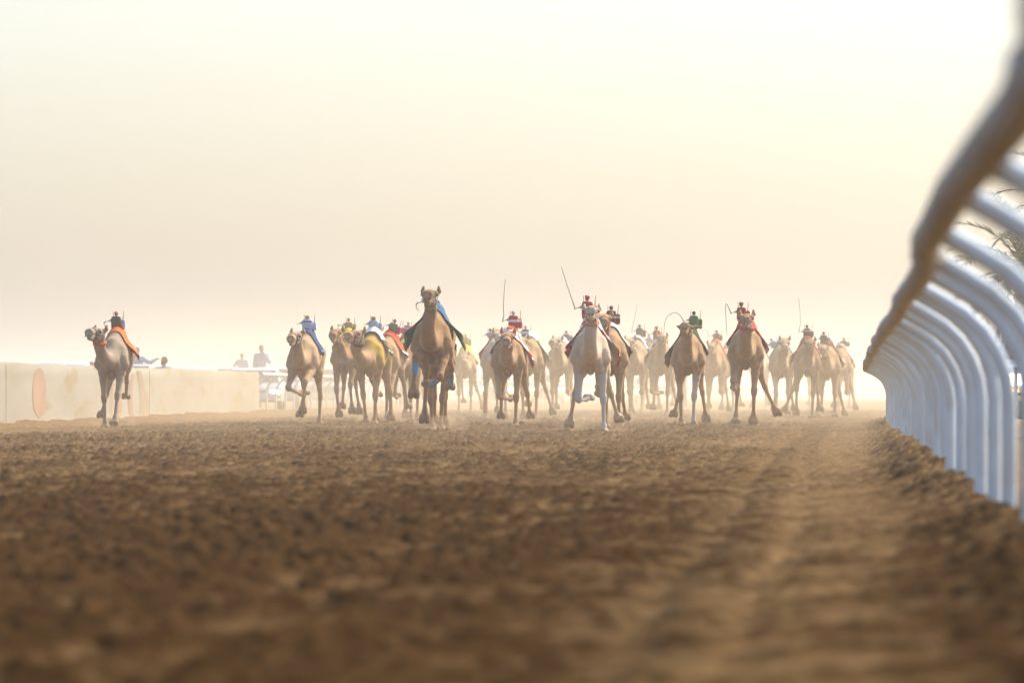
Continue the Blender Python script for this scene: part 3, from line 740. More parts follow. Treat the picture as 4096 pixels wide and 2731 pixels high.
# ------------------------------------------------------------------ the field of camels
def rgbm(name, c, **k): return mat(name, c, .7, .25, **k)
C_ORANGE, C_RED, C_WHITE, C_NAVY, C_BLUE, C_YEL, C_GREEN, C_BLACK, C_BROWN, C_MAG = (.66, .13, .025), (.56, .065, .02), (.78, .82, .88), (.035, .05, .15), (.07, .19, .38), (.55, .38, .05), (.06, .13, .035), (.03, .027, .025), (.15, .075, .04), (.60, .05, .20)
WH_UP = [(-.02, .15), (-.02, .3), (.0, .75)]
WH_HOOK = [(-.03, .14), (-.12, .20), (-.20, .05), (-.21, -.35)]
def ROT(x, y, deg): return R(-3.4 + deg)
CAMELS = [
 # id, px, Y, scale, extra yaw, legs, coat, head(hx,hz,pitch,yaw), air, label
 dict(id=1, px=462, Y=113, s=.965, yaw=-3.5, coat='grey', legs=[('plant', -3, -2), ('reach', -3, -2), ('trail', 15, 17), ('foldhigh', -5, -9)], head=(-.25, 1.93, 14, -17), nx=-.12, roll=.14,
      label='greyish camel galloping alone along the white wall with a fluffy orange collar'),
 dict(id=2, px=1224, Y=120, s=.99, yaw=-4, coat='sand', legs=[('foldhigh', 4, -28), ('high', -5, -6), ('trail', 3, 14), ('plant', 3, -2)], head=(-.15, 1.88, 6, -8),
      label='sandy camel with navy saddle cloth and yellow trimmed girth, one forefoot tucked up'),
 dict(id=3, px=1391, Y=133, s=1.0, yaw=-3, coat='brown', legs=[('hang', 0, -3), ('lift', -3, 3), ('trail', 5, 8), ('under', -3, 8)], head=(-.22, 1.92, 4, -6), air=.12,
      label='brown camel with yellow halter and yellow saddle cloth, left in its cluster'),
 dict(id=4, px=1488, Y=123, s=1.0, yaw=-6, coat='tan', legs=[('late', -4, -4), ('plant', -4, -3), ('foldhigh', 2, -6), ('back', 5, -4)], head=(-.28, 1.92, 9, -18), nx=-.16,
      label='camel with mustard dyed hump and shoulders, dark saddle pad and black fluffy collar'),
 dict(id=5, px=1552, Y=128, s=1.0, yaw=-7, coat='tan', legs=[('hang', 0, 0), ('lift', 2, 0), ('plant', 2, 2), ('fold', 4, 2)], head=(-.25, 2.02, 6, -5),
      label='pale tan camel carrying the green and magenta robot, half hidden behind the mustard dyed camel'),
 dict(id=6, px=1624, Y=133, s=1.0, yaw=-4, coat='brown', legs=[('fold', 0, 0), ('plant', -3, 0), ('back', 2, 2), ('plant', 2, -2)], head=(-.3, 1.8, 0, 0),
      label='brown camel with red saddle cloth hemmed white, hindmost of the left cluster, head hidden'),
 dict(id=7, px=1736, Y=100, s=1.04, yaw=-1.5, coat='brown', legs=[((40, 84, -2, -20, 12), 1, 4), ('foldhigh', -2, -24), ('under', 3, 3), ('foldhigh', 6, -6)], head=(-.04, 2.16, 14, -2), nx=.0, air=.20,
      label='tall brown lead camel with blue flapping saddle cloth and blue leg bandages'),
 dict(id=71, px=1752, Y=104.6, s=.97, yaw=0, coat='brown', legs=[('plant', -7, -3), ('late', -9, -4), ('trail', -2, 2), ('back', -4, -2)], head=(-.05, 1.62, -10, 0), nx=0,
      label='brown camel hidden behind the tall lead camel, only its legs showing'),
 dict(id=8, px=1862, Y=172, s=1.0, yaw=1, coat='sand', legs=[('plant', -1, 0), ('plant', -2, 0), ('fold', 0, -5), ('back', 12, 16)], head=(-.02, 1.66, -8, 0),
      label='distant sandy camel under a yellow cloth, right of the tall lead camel'),
 dict(id=9, px=2040, Y=115, s=.985, yaw=-2.5, coat='tan', legs=[('fold', -2, -26), ('plant', -3, -2), ('trail', 8, 4), ('trail', 9, 3)], head=(-.04, 1.84, -2, 0),
      label='tan camel with red and white checked saddle cloth and red halter, whip upright above it'),
 dict(id=10, px=1988, Y=138, s=1.04, yaw=-2, coat='pale', legs=[('plant', 3, 1), ('fold', 0, 0), ('trail', -4, 0), ('under', 0, 0)], head=(.06, 1.95, 2, 6),
      label='pale camel with an orange bandage on its foreleg, left behind the red checked camel'),
 dict(id=11, px=2122, Y=142, s=1.04, yaw=-2, coat='tan', legs=[('hang', -4, 0), ('plant', -2, -2), ('fold', 0, 0), ('back', 10, 14)], head=(-.2, 1.84, 0, 0),
      label='tan camel with green saddle cloth, right of the red checked camel'),
 dict(id=12, px=2246, Y=160, s=1.07, yaw=-2, coat='sand', legs=[('late', 2, 0), ('fold', 0, 0), ('trail', 4, 2), ('plant', 4, 2)], head=(-.13, 1.92, 8, -14),
      label='sandy camel with white bridle and pale blue cloth, left behind the white lead camel'),
 dict(id=13, px=2364, Y=100, s=1.0, yaw=0, coat='pale', legs=[((-8, 4, -92, -110, -78), 1, -16), ('plant', 2, 1), ('back', 11, 10), ('trail', 13, 12)], head=(-.01, 2.09, 17, 0), pale=('FL', 'FR'),
      label='whitish lead camel with white forelegs and red halter, red and white checked cloth'),
 dict(id=14, px=2444, Y=111, s=1.0, yaw=-.5, coat='tan', legs=[('foldhigh', 2, 0), ('hang', -3, 0), ('plant', -2, 0), ('trail', 3, 6)], head=(-.15, 2.12, 4, 0), nx=-.1,
      label='tan camel close behind the whitish lead camel, carrying the red and cream striped robot'),
 dict(id=15, px=2548, Y=158, s=1.08, yaw=-2, coat='sand', legs=[('plant', -2, -2), ('fold', -4, -2), ('under', 2, 0), ('trail', 3, 5)], head=(-.22, 1.86, 4, -10),
      label='sandy camel with green fluffy bridle and white saddle cloth'),
 dict(id=16, px=2645, Y=154, s=1.06, yaw=0, coat='sand', legs=[('fold', 3, -20), ('plant', -3, -1), ('trail', 2, 5), ('back', 11, 10)], head=(-.02, 1.96, 10, 0),
      label='sandy camel with orange and white cloth below an orange peaked robot'),
 dict(id=17, px=2755, Y=118, s=1.02, yaw=-2, coat='tan', legs=[('plant', -4, -2), ('plant', -6, -2), ('trail', 6, 12), ('back', 6, 6)], head=(-.09, 1.92, 24, -3), ears=0, pale=('FR',), palespan=1,
      label='tan camel with dark green saddle cloth and ears laid sideways'),
 dict(id=18, px=2862, Y=165, s=1.05, yaw=-3, coat='tan', legs=[('plant', -2, 0), ('fold', 0, 0), ('trail', 4, 6), ('back', 6, 6)], head=(-.14, 1.86, 4, 0),
      label='hazy tan camel with an orange red cloth on its flank beside the dark green camel'),
 dict(id=181, px=2912, Y=177, s=1.03, yaw=-3, coat='sand', legs=[('fold', 0, 0), ('plant', -2, 0), ('back', 4, 6), ('trail', 8, 8)], head=(-.1, 1.8, 0, 0),
      label='faint camel under a pale blue robot, half hidden by its orange clothed neighbour'),
 dict(id=19, px=2985, Y=116, s=1.05, yaw=-1.5, coat='tan', legs=[('foldhigh', 3, -2), ('hang', -3, -2), ('plant', 3, 3), ('back', 13, 22)], head=(-.05, 2.0, 8, 0), air=.08,
      label='tall tan camel with red saddle cloth and shaggy red collar, hind leg swung wide'),
 dict(id=20, px=3128, Y=152, s=1.0, yaw=-2, coat='sand', legs=[('plant', -5, -1), ('reach', -2, 0), ('trail', 4, 4), ('trail', 5, 6)], head=(.01, 1.97, -6, 0), pale=('FL',),
      label='sandy camel with upright ears and pale forelegs, right of the tall red collared camel'),
 dict(id=21, px=3228, Y=147, s=1.02, yaw=-1, coat='brown', legs=[('lift', 5, 1), ('plant', -4, -2), ('back', 15, 20), ('trail', 8, 6)], head=(.0, 1.86, 6, 0),
      label='brown camel with a dark red cloth, whip upright, near the right end of the field'),
 dict(id=22, px=3312, Y=153.5, s=1.03, yaw=-2, coat='tan', legs=[('lift', 4, 2), ('reach', 0, 0), ('trail', 2, 2), ('back', 10, 12)], head=(-.20, 1.84, 4, 0),
      label='tan camel with a dark cloth and white hem beside the brown camel at right'),
 dict(id=23, px=3362, Y=172, s=1.02, yaw=-3, coat='tan', legs=[('plant', -2, 0), ('fold', 0, 0), ('trail', 4, 4), ('back', 9, 12)], head=(-.3, 1.72, 0, 0),
      label='rightmost tan camel of the field, its head hidden by the camel in front'),
 dict(id=24, px=3378, Y=198, s=1.0, yaw=-3, coat='sand', legs=[('plant', 0, 0), ('reach', 0, 0), ('trail', 4, 4), ('back', 8, 8)], head=(-.2, 1.7, 0, 0),
      label='palest far camel fading in dust behind the rightmost camel'),
 dict(id=25, px=3040, Y=196, s=1.08, yaw=-2, coat='pale', legs=[('fold', 0, 0), ('plant', 0, 0), ('back', 6, 6), ('trail', 4, 4)], head=(-.1, 1.66, 0, 0),
      label='pale far camel in the dust behind the swung leg of the tall red collared camel'),
 dict(id=26, px=2596, Y=181, s=1.06, yaw=-2, coat='tan', legs=[('plant', 0, 0), ('reach', 0, 0), ('plant', 4, 4), ('back', 4, 4)], head=(.05, 1.84, 0, 0),
      label='dusty far camel seen between the green bridled and the orange clothed camels'),
 dict(id=27, px=2712, Y=192, s=1.04, yaw=-2, coat='pale', legs=[('fold', 0, 0), ('plant', 0, 0), ('trail', 4, 4), ('plant', 4, 4)], head=(.0, 1.66, 0, 0),
      label='pale far camel whose legs show left of the dark green clothed camel'),
 dict(id=28, px=1652, Y=186, s=1.02, yaw=-2, coat='sand', legs=[('plant', 0, 0), ('fold', 0, 0), ('trail', 4, 4), ('back', 4, 4)], head=(.0, 1.74, 0, 0),
      label='far sandy camel almost hidden between the left cluster and the tall lead camel'),
 dict(id=29, px=3262, Y=202, s=1.04, yaw=-2, coat='pale', legs=[('plant', 0, 0), ('fold', 0, 0), ('trail', 4, 4), ('plant', 4, 4)], head=(.0, 1.66, 0, 0),
      label='pale far camel in the dust between the two dark clothed camels at right'),
]
CM = {}
for d in CAMELS:
    hx, hz, pitch, hyaw = d['head']
    hz += .06; hx -= 1.42 * math.sin(R(-2.0 + d['yaw']))
    c = make_camel('camel', at(d['px'], d['Y']), d['Y'], d['s'] * .97, R(-2.0 + d['yaw']), d['legs'], d['coat'], hx, hz, -1.42 if hz > 1.8 else -1.5, pitch, hyaw, d.get('roll', 0), d.get('air', 0), d.get('nx'), 1.0, d.get('ears', 1), d.get('pale'), d['Y'] < 165, 0.0, d['id'] == 4)
    tag(c['root'], d['label'], 'camel', 'racing camels'); CM[d['id']] = c

K_ = lambda n, *a, **k: cloth_mat(n, *a, **k)
ROPE = lambda n, c: mat(n, c, .8, .2, var=.3, vscale=60)
# id: cloth material, y0, y1, half angle, flares, halter colour, collar colour, fluffy, rein side
def dress(i, m, y0=-.08, y1=.72, th=1.15, fl=(.05, .10), lift=0, hal=None, col_=None, fluffy=False, rein=0, off=.02, seed=0, front=0, hem=.03, name='saddle_cloth'):
    if m: drape(CM[i], name, m, y0, y1, th, off, fl, lift, front, seed=seed or i, hem=hem)
    if hal: halter(CM[i], ROPE('halter_rope', hal), ROPE('collar_wool', col_) if col_ else None, fluffy, rein)
mC = K_('orange_cloth', 'border', C_ORANGE, (.42, .09, .03), (.47, 1))
dress(1, mC, -.10, .62, 1.15, (.02, .16), .2, (.06, .05, .045), C_ORANGE, True, 0)
drape(CM[1], 'under_blanket', K_('dark_felt', 'plain', (.13, .085, .06)), -.06, .66, 1.2, .012, (.0, .03))
dress(2, K_('navy_cloth', 'border', C_NAVY, C_BLUE, (.46, 1)), -.1, .7, 1.25, (.02, .05), 0, C_NAVY, (.10, .09, .09), False, -1)
dress(3, K_('yellow_cloth', 'border', (.50, .34, .06), (.62, .47, .14), (.40, 1)), -.2, .55, 1.05, (.12, .10), .2, C_YEL, C_YEL, False, 1)
dress(4, K_('dark_saddle_pad', 'border', (.075, .05, .032), (.5, .56, .62), (.475, 1)), -.02, .62, 1.15, (.10, .10), .1, (.16, .12, .10), C_BLACK, True, 0, .034)
drape(CM[4], 'top_pad', K_('grey_white_pad', 'stripe', (.42, .46, .54), (.62, .66, .72), (5, 1)), -.12, .30, .62, .05, (0, 0))
dress(5, K_('red_cloth_white_hem', 'border', C_RED, C_WHITE, (.46, 1)), -.1, .7, 1.1, (.03, .12), .1)
dress(6, K_('red_cloth_white_band', 'band', C_ORANGE, C_WHITE, (1.6, 1)), -.1, .8, 1.15, (.05, .16), .1)
dress(7, K_('blue_cloth', 'border', (.05, .12, .22), (.36, .52, .14), (.48, 1)), -.16, .34, 1.05, (.30, .26), .15, (.20, .36, .20), (.34, .42, .12), False, 1)
drape(CM[7], 'girth_band', K_('blue_yellow_girth', 'stripe', (.09, .25, .36), (.55, .62, .10), (13, 1)), .02, .16, 1.75, .012, (0, 0), ny=4, nt_=50, thick=.014, rip=.002, hem=0)
dress(71, K_('brown_pad', 'plain', C_BROWN), -.05, .5, .8)
dress(8, K_('lemon_cloth', 'plain', (.55, .44, .06)), -.3, .7, 1.15, (.06, .10))
dress(9, K_('red_white_check', 'check', C_RED, C_WHITE, sc=(5, 11)), -.34, .70, 1.4, (.10, .20), .2, (.45, .07, .03), C_RED, False, 1)
dress(10, K_('orange_plain', 'plain', (.65, .17, .06)), -.1, .6, 1.1, (.18, .06), .1, (.5, .5, .5))
dress(11, K_('green_cloth', 'check', (.10, .19, .05), C_WHITE, sc=(2.5, 3)), -.1, .85, 1.2, (.05, .18), .1)
dress(12, K_('pale_blue_cloth', 'plain', (.60, .66, .78)), -.15, .6, 1.15, (.20, .14), .0, (.62, .66, .74))
dress(13, K_('red_white_check_large', 'check', C_RED, C_WHITE, sc=(4, 11)), -.2, .62, 1.25, (.18, .24), .15, (.45, .05, .035), (.5, .06, .05), False, 1)
drape(CM[13], 'cream_lining', K_('cream_felt', 'border', (.45, .40, .33), C_RED, (.47, 1)), -.17, .5, (.2, 1.2), .010, (.0, .26), .03, thick=.01)
dress(14, K_('white_cloth_dark_hem', 'border', (.55, .50, .44), C_BROWN, (.44, 1)), -.1, .8, 1.2, (.06, .12), 0, (.42, .12, .06))
dress(15, K_('white_cloth', 'border', (.68, .71, .75), C_BLACK, (.36, 1)), -.1, .7, 1.15, (.05, .08), 0, (.12, .22, .08), (.10, .16, .06), True)
dress(16, K_('orange_white_cloth', 'stripe', C_ORANGE, C_WHITE, (5, 1)), -.15, .5, 1.15, (.16, .16), .1, (.5, .16, .05), C_ORANGE, False, 1)
dress(17, K_('dark_green_cloth', 'border', (.035, .065, .022), (.16, .08, .03), (.44, 1)), -.18, .55, 1.2, (.24, .10), .0, (.22, .26, .07), (.32, .28, .06), False, 1)
dress(18, K_('vermilion_cloth', 'plain', (.62, .14, .06)), -.1, .7, 1.2, (.04, .12))
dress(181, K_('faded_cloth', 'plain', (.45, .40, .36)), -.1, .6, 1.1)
dress(19, K_('crimson_cloth', 'border', (.40, .045, .025), (.7, .66, .64), (.462, 1)), -.2, .5, 1.15, (.10, .16), .15, (.48, .06, .04), (.50, .10, .07), True, 0)
dress(20, K_('blue_grey_cloth', 'border', (.22, .24, .30), C_WHITE, (.45, 1)), -.1, .6, 1.2, (.04, .04), 0, (.4, .36, .3))
dress(21, K_('maroon_cloth', 'border', (.22, .04, .025), (.55, .5, .45), (.47, 1)), -.25, .55, 1.2, (.18, .06), .0, (.36, .08, .05), (.5, .45, .4))
dress(22, K_('dark_cloth_white_edge', 'border', (.13, .05, .035), (.66, .62, .58), (.43, 1)), -.1, .8, 1.2, (.04, .16), .0, (.45, .4, .36))
for i in (23, 24, 25, 26, 27, 28, 29): dress(i, K_('dusty_cloth', 'plain', random.choice([(.2, .16, .12), (.3, .14, .08), (.16, .18, .14), (.34, .30, .26)])), -.1, .6, 1.1)
for i, c in ((10, C_ORANGE),): bandage(CM[i], 'FL', rgbm('orange_bandage', (.62, .20, .10)), ('K', 'F'), .2, .95)
bandage(CM[7], 'FL', rgbm('blue_bandage', (.10, .24, .42)), ('K', 'F'), .18, .62, .054); bandage(CM[7], 'FR', rgbm('blue_bandage', (.10, .24, .42)), ('K', 'F'), .35, .9, .054); bandage(CM[7], 'HR', rgbm('blue_bandage', (.10, .24, .42)), ('K', 'F'), .45, .9, .052)
def girth(i, c1, c2, n): drape(CM[i], 'girth_band', cloth_mat('woven_girth', 'stripe', c1, c2, (n, 1)), .05, .17, 1.7, .013, (0, 0), ny=4, nt_=50, thick=.014, rip=.002, hem=0)
girth(2, C_NAVY, (.60, .42, .06), 12); girth(9, C_RED, C_WHITE, 6); girth(13, C_RED, (.6, .5, .4), 4); girth(1, C_ORANGE, (.5, .11, .03), 3)
def foam(i):
    HF = CM[i]['HF']
    for s, z in ((-.075, -.12), (.08, -.115), (.06, -.15)):
        m = MB(); m.sell(HF(s, .36, z), (.022, .02, .02), 1, 1, 8, 6, 0, None, .3); m.build('mouth_foam', M_FOAM, CM[i]['root'])
for i in (7, 9, 13, 19, 1): foam(i)

S_ = silk
RED_S = S_('red_silk', C_RED, C_WHITE, .16, .21)
rob = [
 (1, 'dark bodied robot with an orange ball head on the lone greyish camel', S_('dark_brown_silk', (.10, .07, .05)), rgbm('orange_cap', (.45, .13, .05)), dict(dx=-.02, vest=rgbm('grey_vest', (.42, .43, .46)), arm=-1, whip=[(-.04, -.02), (.0, -.12), (.05, -.28)])),
 (2, 'white robot with a square yellow cap on the camel with navy cloth', S_('white_blue_silk', (.55, .62, .80), (.06, .06, .08), .20, .225), rgbm('yellow_cap', (.55, .36, .03)), dict(cap='box', whip=None, w=.125, h=.27)),
 (3, 'small yellow robot low behind the head of the yellow haltered camel', S_('ochre_silk', (.50, .38, .14)), rgbm('ochre_cap', (.45, .30, .08)), dict(h=.2, whip=[(-.05, .03), (-.02, -.1), (.05, -.16)])),
 (4, 'white and blue banded robot with a mustard cap on the mustard dyed camel', S_('white_band_silk', (.48, .50, .54), (.35, .45, .68), .16, .20), rgbm('mustard_cap', (.40, .25, .05)), dict(cap='box', h=.25, w=.12)),
 (5, 'green and magenta robot with a pink head leaning to the right', S_('moss_silk', (.14, .19, .06)), rgbm('pink_cap', (.62, .06, .16)), dict(tilt=.25, dx=.05, vest=rgbm('magenta_vest', C_MAG), whip=None, h=.27)),
 (6, 'white headed robot in orange silk with a white band', S_('orange_silk', C_ORANGE, (.55, .62, .8), .14, .19), rgbm('white_cap', (.6, .6, .62)), dict(tilt=.12, arm=1, whip=[(.05, .06), (.10, .13), (.14, .0), (.08, -.12)], h=.24)),
 (7, 'blue robot hidden behind the head of the tall lead camel, aerial above its poll', S_('blue_silk', (.06, .14, .26)), rgbm('blue_cap', (.08, .17, .34)), dict(dx=-.10, y=.36, whip=[(-.03, -.03), (-.02, -.10), (.03, -.16)], h=.22, ant=1)),
 (8, 'all yellow robot on the distant camel right of the tall lead camel', S_('yellow_silk', (.58, .46, .06)), rgbm('lemon_cap', (.56, .44, .05)), dict(h=.3)),
 (9, 'red robot with a white breast band and round white helmet, whip held upright', RED_S, rgbm('white_helmet', (.55, .53, .52)), dict(whip=[(.03, .13), (.02, .4), (.06, .95)], dx=.05, y=.3, h=.31, w=.115)),
 (10, 'small orange headed robot on the pale camel with the orange bandage', S_('white_orange_silk', (.55, .58, .62)), rgbm('orange_red_cap', (.60, .16, .06)), dict(dx=-.14, tilt=-.15, h=.16, y=.1)),
 (11, 'green robot with a white band and pale round head', S_('green_silk', (.10, .14, .05), C_WHITE, .15, .20), rgbm('pale_cap', (.50, .48, .42)), dict(dx=-.14, h=.27)),
 (12, 'dark robot on the camel with the pale blue cloth', S_('dusk_silk', (.18, .15, .13)), rgbm('dusk_cap', (.22, .18, .15)), dict(dx=.12, h=.24)),
 (13, 'red robot with a wedge shaped head and raised straight whip on the whitish lead camel', S_('scarlet_silk', (.50, .075, .025)), rgbm('scarlet_cap', (.42, .085, .035)), dict(cap='wedge', dx=-.07, y=.3, whip=[(-.04, .13), (-.13, .38), (-.27, .82)], h=.36, w=.115)),
 (14, 'dark red and cream striped robot behind the whitish lead camel', S_('maroon_silk', (.22, .05, .03), (.60, .50, .38), .15, .19), rgbm('maroon_cap', (.24, .09, .05)), dict(dx=.0, h=.32)),
 (15, 'brown robot holding a thin whip upright on the green bridled camel', S_('brown_silk', (.22, .13, .07)), rgbm('brown_cap', (.20, .12, .07)), dict(whip=[(.02, .14), (.08, .4), (.16, .85)], dx=.06)),
 (16, 'orange robot with a pointed cap on the orange and white clothed camel', S_('amber_silk', (.52, .16, .05)), rgbm('amber_cap', (.55, .12, .04)), dict(cap='wedge', dx=-.12, h=.3, whip=[(-.05, .08), (-.12, .06), (-.15, -.2), (-.12, -.4)])),
 (17, 'green robot with a curved whip on the dark green clothed camel', S_('bright_green_silk', (.10, .20, .05), (.45, .42, .06), .05, .10), rgbm('green_cap', (.07, .13, .04)), dict(dx=.10, h=.32, whip=[(-.06, .12), (-.22, .2), (-.42, .02), (-.46, -.5)])),
 (18, 'hazy green robot with a bowed whip above the orange red cloth', S_('olive_silk', (.15, .17, .07)), rgbm('olive_cap', (.14, .13, .07)), dict(dx=.02, h=.25, whip=[(-.04, .13), (-.14, .22), (-.28, .05)])),
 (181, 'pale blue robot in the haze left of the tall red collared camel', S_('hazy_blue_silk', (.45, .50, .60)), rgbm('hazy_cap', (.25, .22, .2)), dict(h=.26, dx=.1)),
 (19, 'red robot with a hooked whip behind the head of the tall red collared camel', S_('crimson_silk', (.36, .045, .03), (.6, .6, .64), .02, .06), rgbm('crimson_cap', (.34, .06, .035)), dict(cap='wedge', dx=-.10, h=.33, whip=[(-.05, .13), (-.10, .21), (-.12, .1), (-.09, -.55)])),
 (20, 'small white robot leaning left on the camel with upright ears', S_('milky_silk', (.55, .6, .68)), rgbm('milky_cap', (.4, .4, .42)), dict(dx=-.2, tilt=-.4, h=.2, whip=[(-.04, -.05), (-.06, -.3), (-.08, -.6)])),
 (21, 'dark robot with a round head and tall thin whip at the right of the field', S_('umber_silk', (.13, .06, .04), (.55, .55, .58), .18, .22), rgbm('umber_cap', (.14, .09, .06)), dict(whip=[(.03, .14), (.05, .4), (.0, 1.0)], h=.27)),
 (22, 'dark brown robot on the rightmost camel whose head can be seen', S_('coffee_silk', (.14, .085, .055), (.55, .58, .65), .0, .05), rgbm('coffee_cap', (.13, .085, .055)), dict(dx=-.12, h=.31)),
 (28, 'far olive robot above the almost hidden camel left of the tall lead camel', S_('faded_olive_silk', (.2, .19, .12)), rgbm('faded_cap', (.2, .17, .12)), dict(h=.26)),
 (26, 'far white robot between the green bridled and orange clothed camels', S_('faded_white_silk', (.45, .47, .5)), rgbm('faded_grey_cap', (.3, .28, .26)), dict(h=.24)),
 (23, 'far brown robot low on the rightmost tan camel', S_('far_brown_silk', (.18, .12, .08)), rgbm('far_brown_cap', (.18, .12, .08)), dict(h=.2, dx=.1)),
]
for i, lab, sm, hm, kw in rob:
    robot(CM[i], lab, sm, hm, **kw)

# ------------------------------------------------------------------ cars beyond the rails
def car_paint(name, c):
    m = mat(name, c, .28, .5); m.node_tree.nodes['Principled BSDF'].inputs['Coat Weight'].default_value = .6; return m
P_WHITE = car_paint('white_car_paint', (.44, .51, .59)); P_SILVER = car_paint('silver_car_paint', (.36, .40, .45)); P_DARK = car_paint('dark_car_paint', (.06, .07, .08))
M_GLASS = mat('tinted_glass', (.05, .06, .07), .06, .6); M_TYRE = mat('tyre_rubber', (.025, .024, .023), .85, .2); M_RIM = mat('alloy_rim', (.45, .45, .46), .3, .5, metal=.8)
M_TRIM = mat('dark_trim', (.045, .043, .04), .6, .3); M_PLATE = mat('number_plate_white', (.66, .62, .55), .5, .3); M_BUMP = mat('grey_brown_bumper', (.17, .14, .11), .6, .3)
def lamp_mat(name, c, e):
    m = mat(name, c, .15, .5); b = m.node_tree.nodes['Principled BSDF']; b.inputs['Emission Color'].default_value = (*c, 1); b.inputs['Emission Strength'].default_value = e; return m
M_LAMP_ON = lamp_mat('lit_headlamp', (1, .93, .8), 4.0); M_LAMP = mat('headlamp_glass', (.7, .72, .75), .1, .6); M_AMBER = lamp_mat('lit_indicator', (1, .42, .05), 2.5)
def make_car(x, Y, label, paint=P_WHITE, kind='suv', on=False, rz=0.0, hs=1.0, rack=False, snorkel=False):
    root = empty('parked_car' if not on else 'car', (x, Y, gz(x, Y) + .0), rz); tag(root, label, 'car', 'cars beyond the rails')
    W = .95; suv = kind == 'suv'
    T = (1.83 if suv else 1.46) * hs; BL = (1.16 if suv else .95) * hs; HD = (1.10 if suv else .86) * hs
    def prism(prof, half, name, m, bevel):
        n = len(prof); V = [(-half(z) if callable(half) else -half, y, z) for y, z in prof] + [(half(z) if callable(half) else half, y, z) for y, z in prof]
        F = [list(range(n)), list(range(2 * n - 1, n - 1, -1))] + [[i, (i + 1) % n, (i + 1) % n + n, i + n] for i in range(n)]
        q = MB(); q.add(V, F); return q.build(name, m, root, True, bevel)
    prism([(-2.38, .42), (-2.42, .62), (-2.36, HD - .12), (-2.2, HD), (-1.15, BL + .02), (2.25, BL), (2.38, BL - .15), (2.38, .42), (2.0, .32), (-2.1, .32)], W, 'body', paint, .07)
    hw = lambda z: W - .03 - .21 * max(0, (z - BL) / (T - BL))
    y0, y1, y2, y3 = -1.2, -.45, 1.75 if suv else 1.0, 2.2 if suv else 1.75
    prism([(y0, BL - .02), (y1, T - .06), (y1 + .35, T), (y2 - .2, T), (y2, T - .05), (y3, BL - .02)], hw, 'cabin', paint, .05)
    def pane(pts, name):
        n = (Vector(pts[1]) - Vector(pts[0])).cross(Vector(pts[2]) - Vector(pts[0])).normalized()
        c = sum((Vector(p) for p in pts), Vector()) / len(pts)
        if n.dot(c - Vector((0, .5, 1.2))) < 0: n = -n
        q = MB(); q.add([Vector(p) + n * .012 for p in pts] + [Vector(p) - n * .03 for p in pts], [[0, 1, 2, 3], [7, 6, 5, 4], [0, 4, 5, 1], [1, 5, 6, 2], [2, 6, 7, 3], [3, 7, 4, 0]]); return q.build(name, M_GLASS, root, False)
    def on_ws(t, e):
        y = y0 + (y1 - y0) * t; z = BL - .02 + (T - .06 - BL + .02) * t; return hw(z) * e, y, z
    a, b, c, d = on_ws(.10, .9), on_ws(.92, .9), on_ws(.92, -.9), on_ws(.10, -.9); pane([a, b, c, d], 'windscreen')
    for s in (-1, 1):
        for ya, yb in ((y0 + .42, .42), (.52, (y2 + y3) / 2 - .28)):
            zt, zb = T - .13, BL + .07
            ya2 = max(ya + .42, y1 + .1) if ya < 0 else ya
            pane([(s * hw(zb), ya, zb), (s * hw(zb), yb, zb), (s * hw(zt), yb, zt), (s * hw(zt), ya2, zt)], 'side_window')
    g = MB(); g.box((0, -2.415, HD - .27), (.52, .03, .12)); gr = g.build('grille', M_TRIM, root, False, .01)
    for k in range(4):
        q = MB(); q.box((0, -2.45, HD - .36 + k * .06), (.5, .012, .012)); q.build('grille_bar', M_RIM, gr, False)
    q = MB(); q.sell((0, -2.44, .50), (W - .03, .10, .13), .5, .35, 24, 8); q.build('bumper', M_BUMP if snorkel else paint, root)
    q = MB(); q.box((0, -2.555, .50), (.26, .012, .06)); q.build('number_plate', M_PLATE, root, False)
    for s in (-1, 1):
        q = MB(); q.sell((s * (W - .21), -2.37, HD - .22), (.17, .07, .09), .5, .5, 14, 8); q.build('headlight', M_LAMP_ON if on else M_LAMP, root)
        if on:
            q = MB(); q.box((s * (W - .16), -2.455, HD - .42), (.10, .02, .045)); q.build('indicator', M_AMBER, root, False)
        q = MB(); q.sell((s * (W + .11), -.82, BL + .14), (.10, .06, .10), .6, .6, 12, 8); q.tube([(s * (W - .05), -.8, BL + .06), (s * (W + .06), -.81, BL + .10)], .02, 6); q.build('mirror', paint, root)
        for yw in (-1.5, 1.45):
            tq = MB(); prof = [(.22, -.10), (.36, -.12), (.385, -.09), (.385, .09), (.36, .12), (.22, .10)]; n = 22; V = []; F = []
            for r_, w_ in prof: V += [(s * (W - .12) + w_ * s, yw + r_ * math.cos(2 * math.pi * i / n), .385 + r_ * math.sin(2 * math.pi * i / n)) for i in range(n)]
            for j in range(len(prof) - 1): F += [[j * n + i, j * n + (i + 1) % n, (j + 1) * n + (i + 1) % n, (j + 1) * n + i] for i in range(n)]
            tq.add(V, F); w = tq.build('wheel', M_TYRE, root)
            rq = MB(); rq.sell((s * (W - .04), yw, .385), (.05, .23, .23), .5, 1, 16, 8); rq.build('rim', M_RIM, w)
    if rack:
        for yy in (-.1, 1.2):
            q = MB(); q.tube([(-.7, yy, T - .02), (-.62, yy, T + .06), (0, yy, T + .09), (.62, yy, T + .06), (.7, yy, T - .02)], .022, 8); q.build('roof_bar', paint, root)
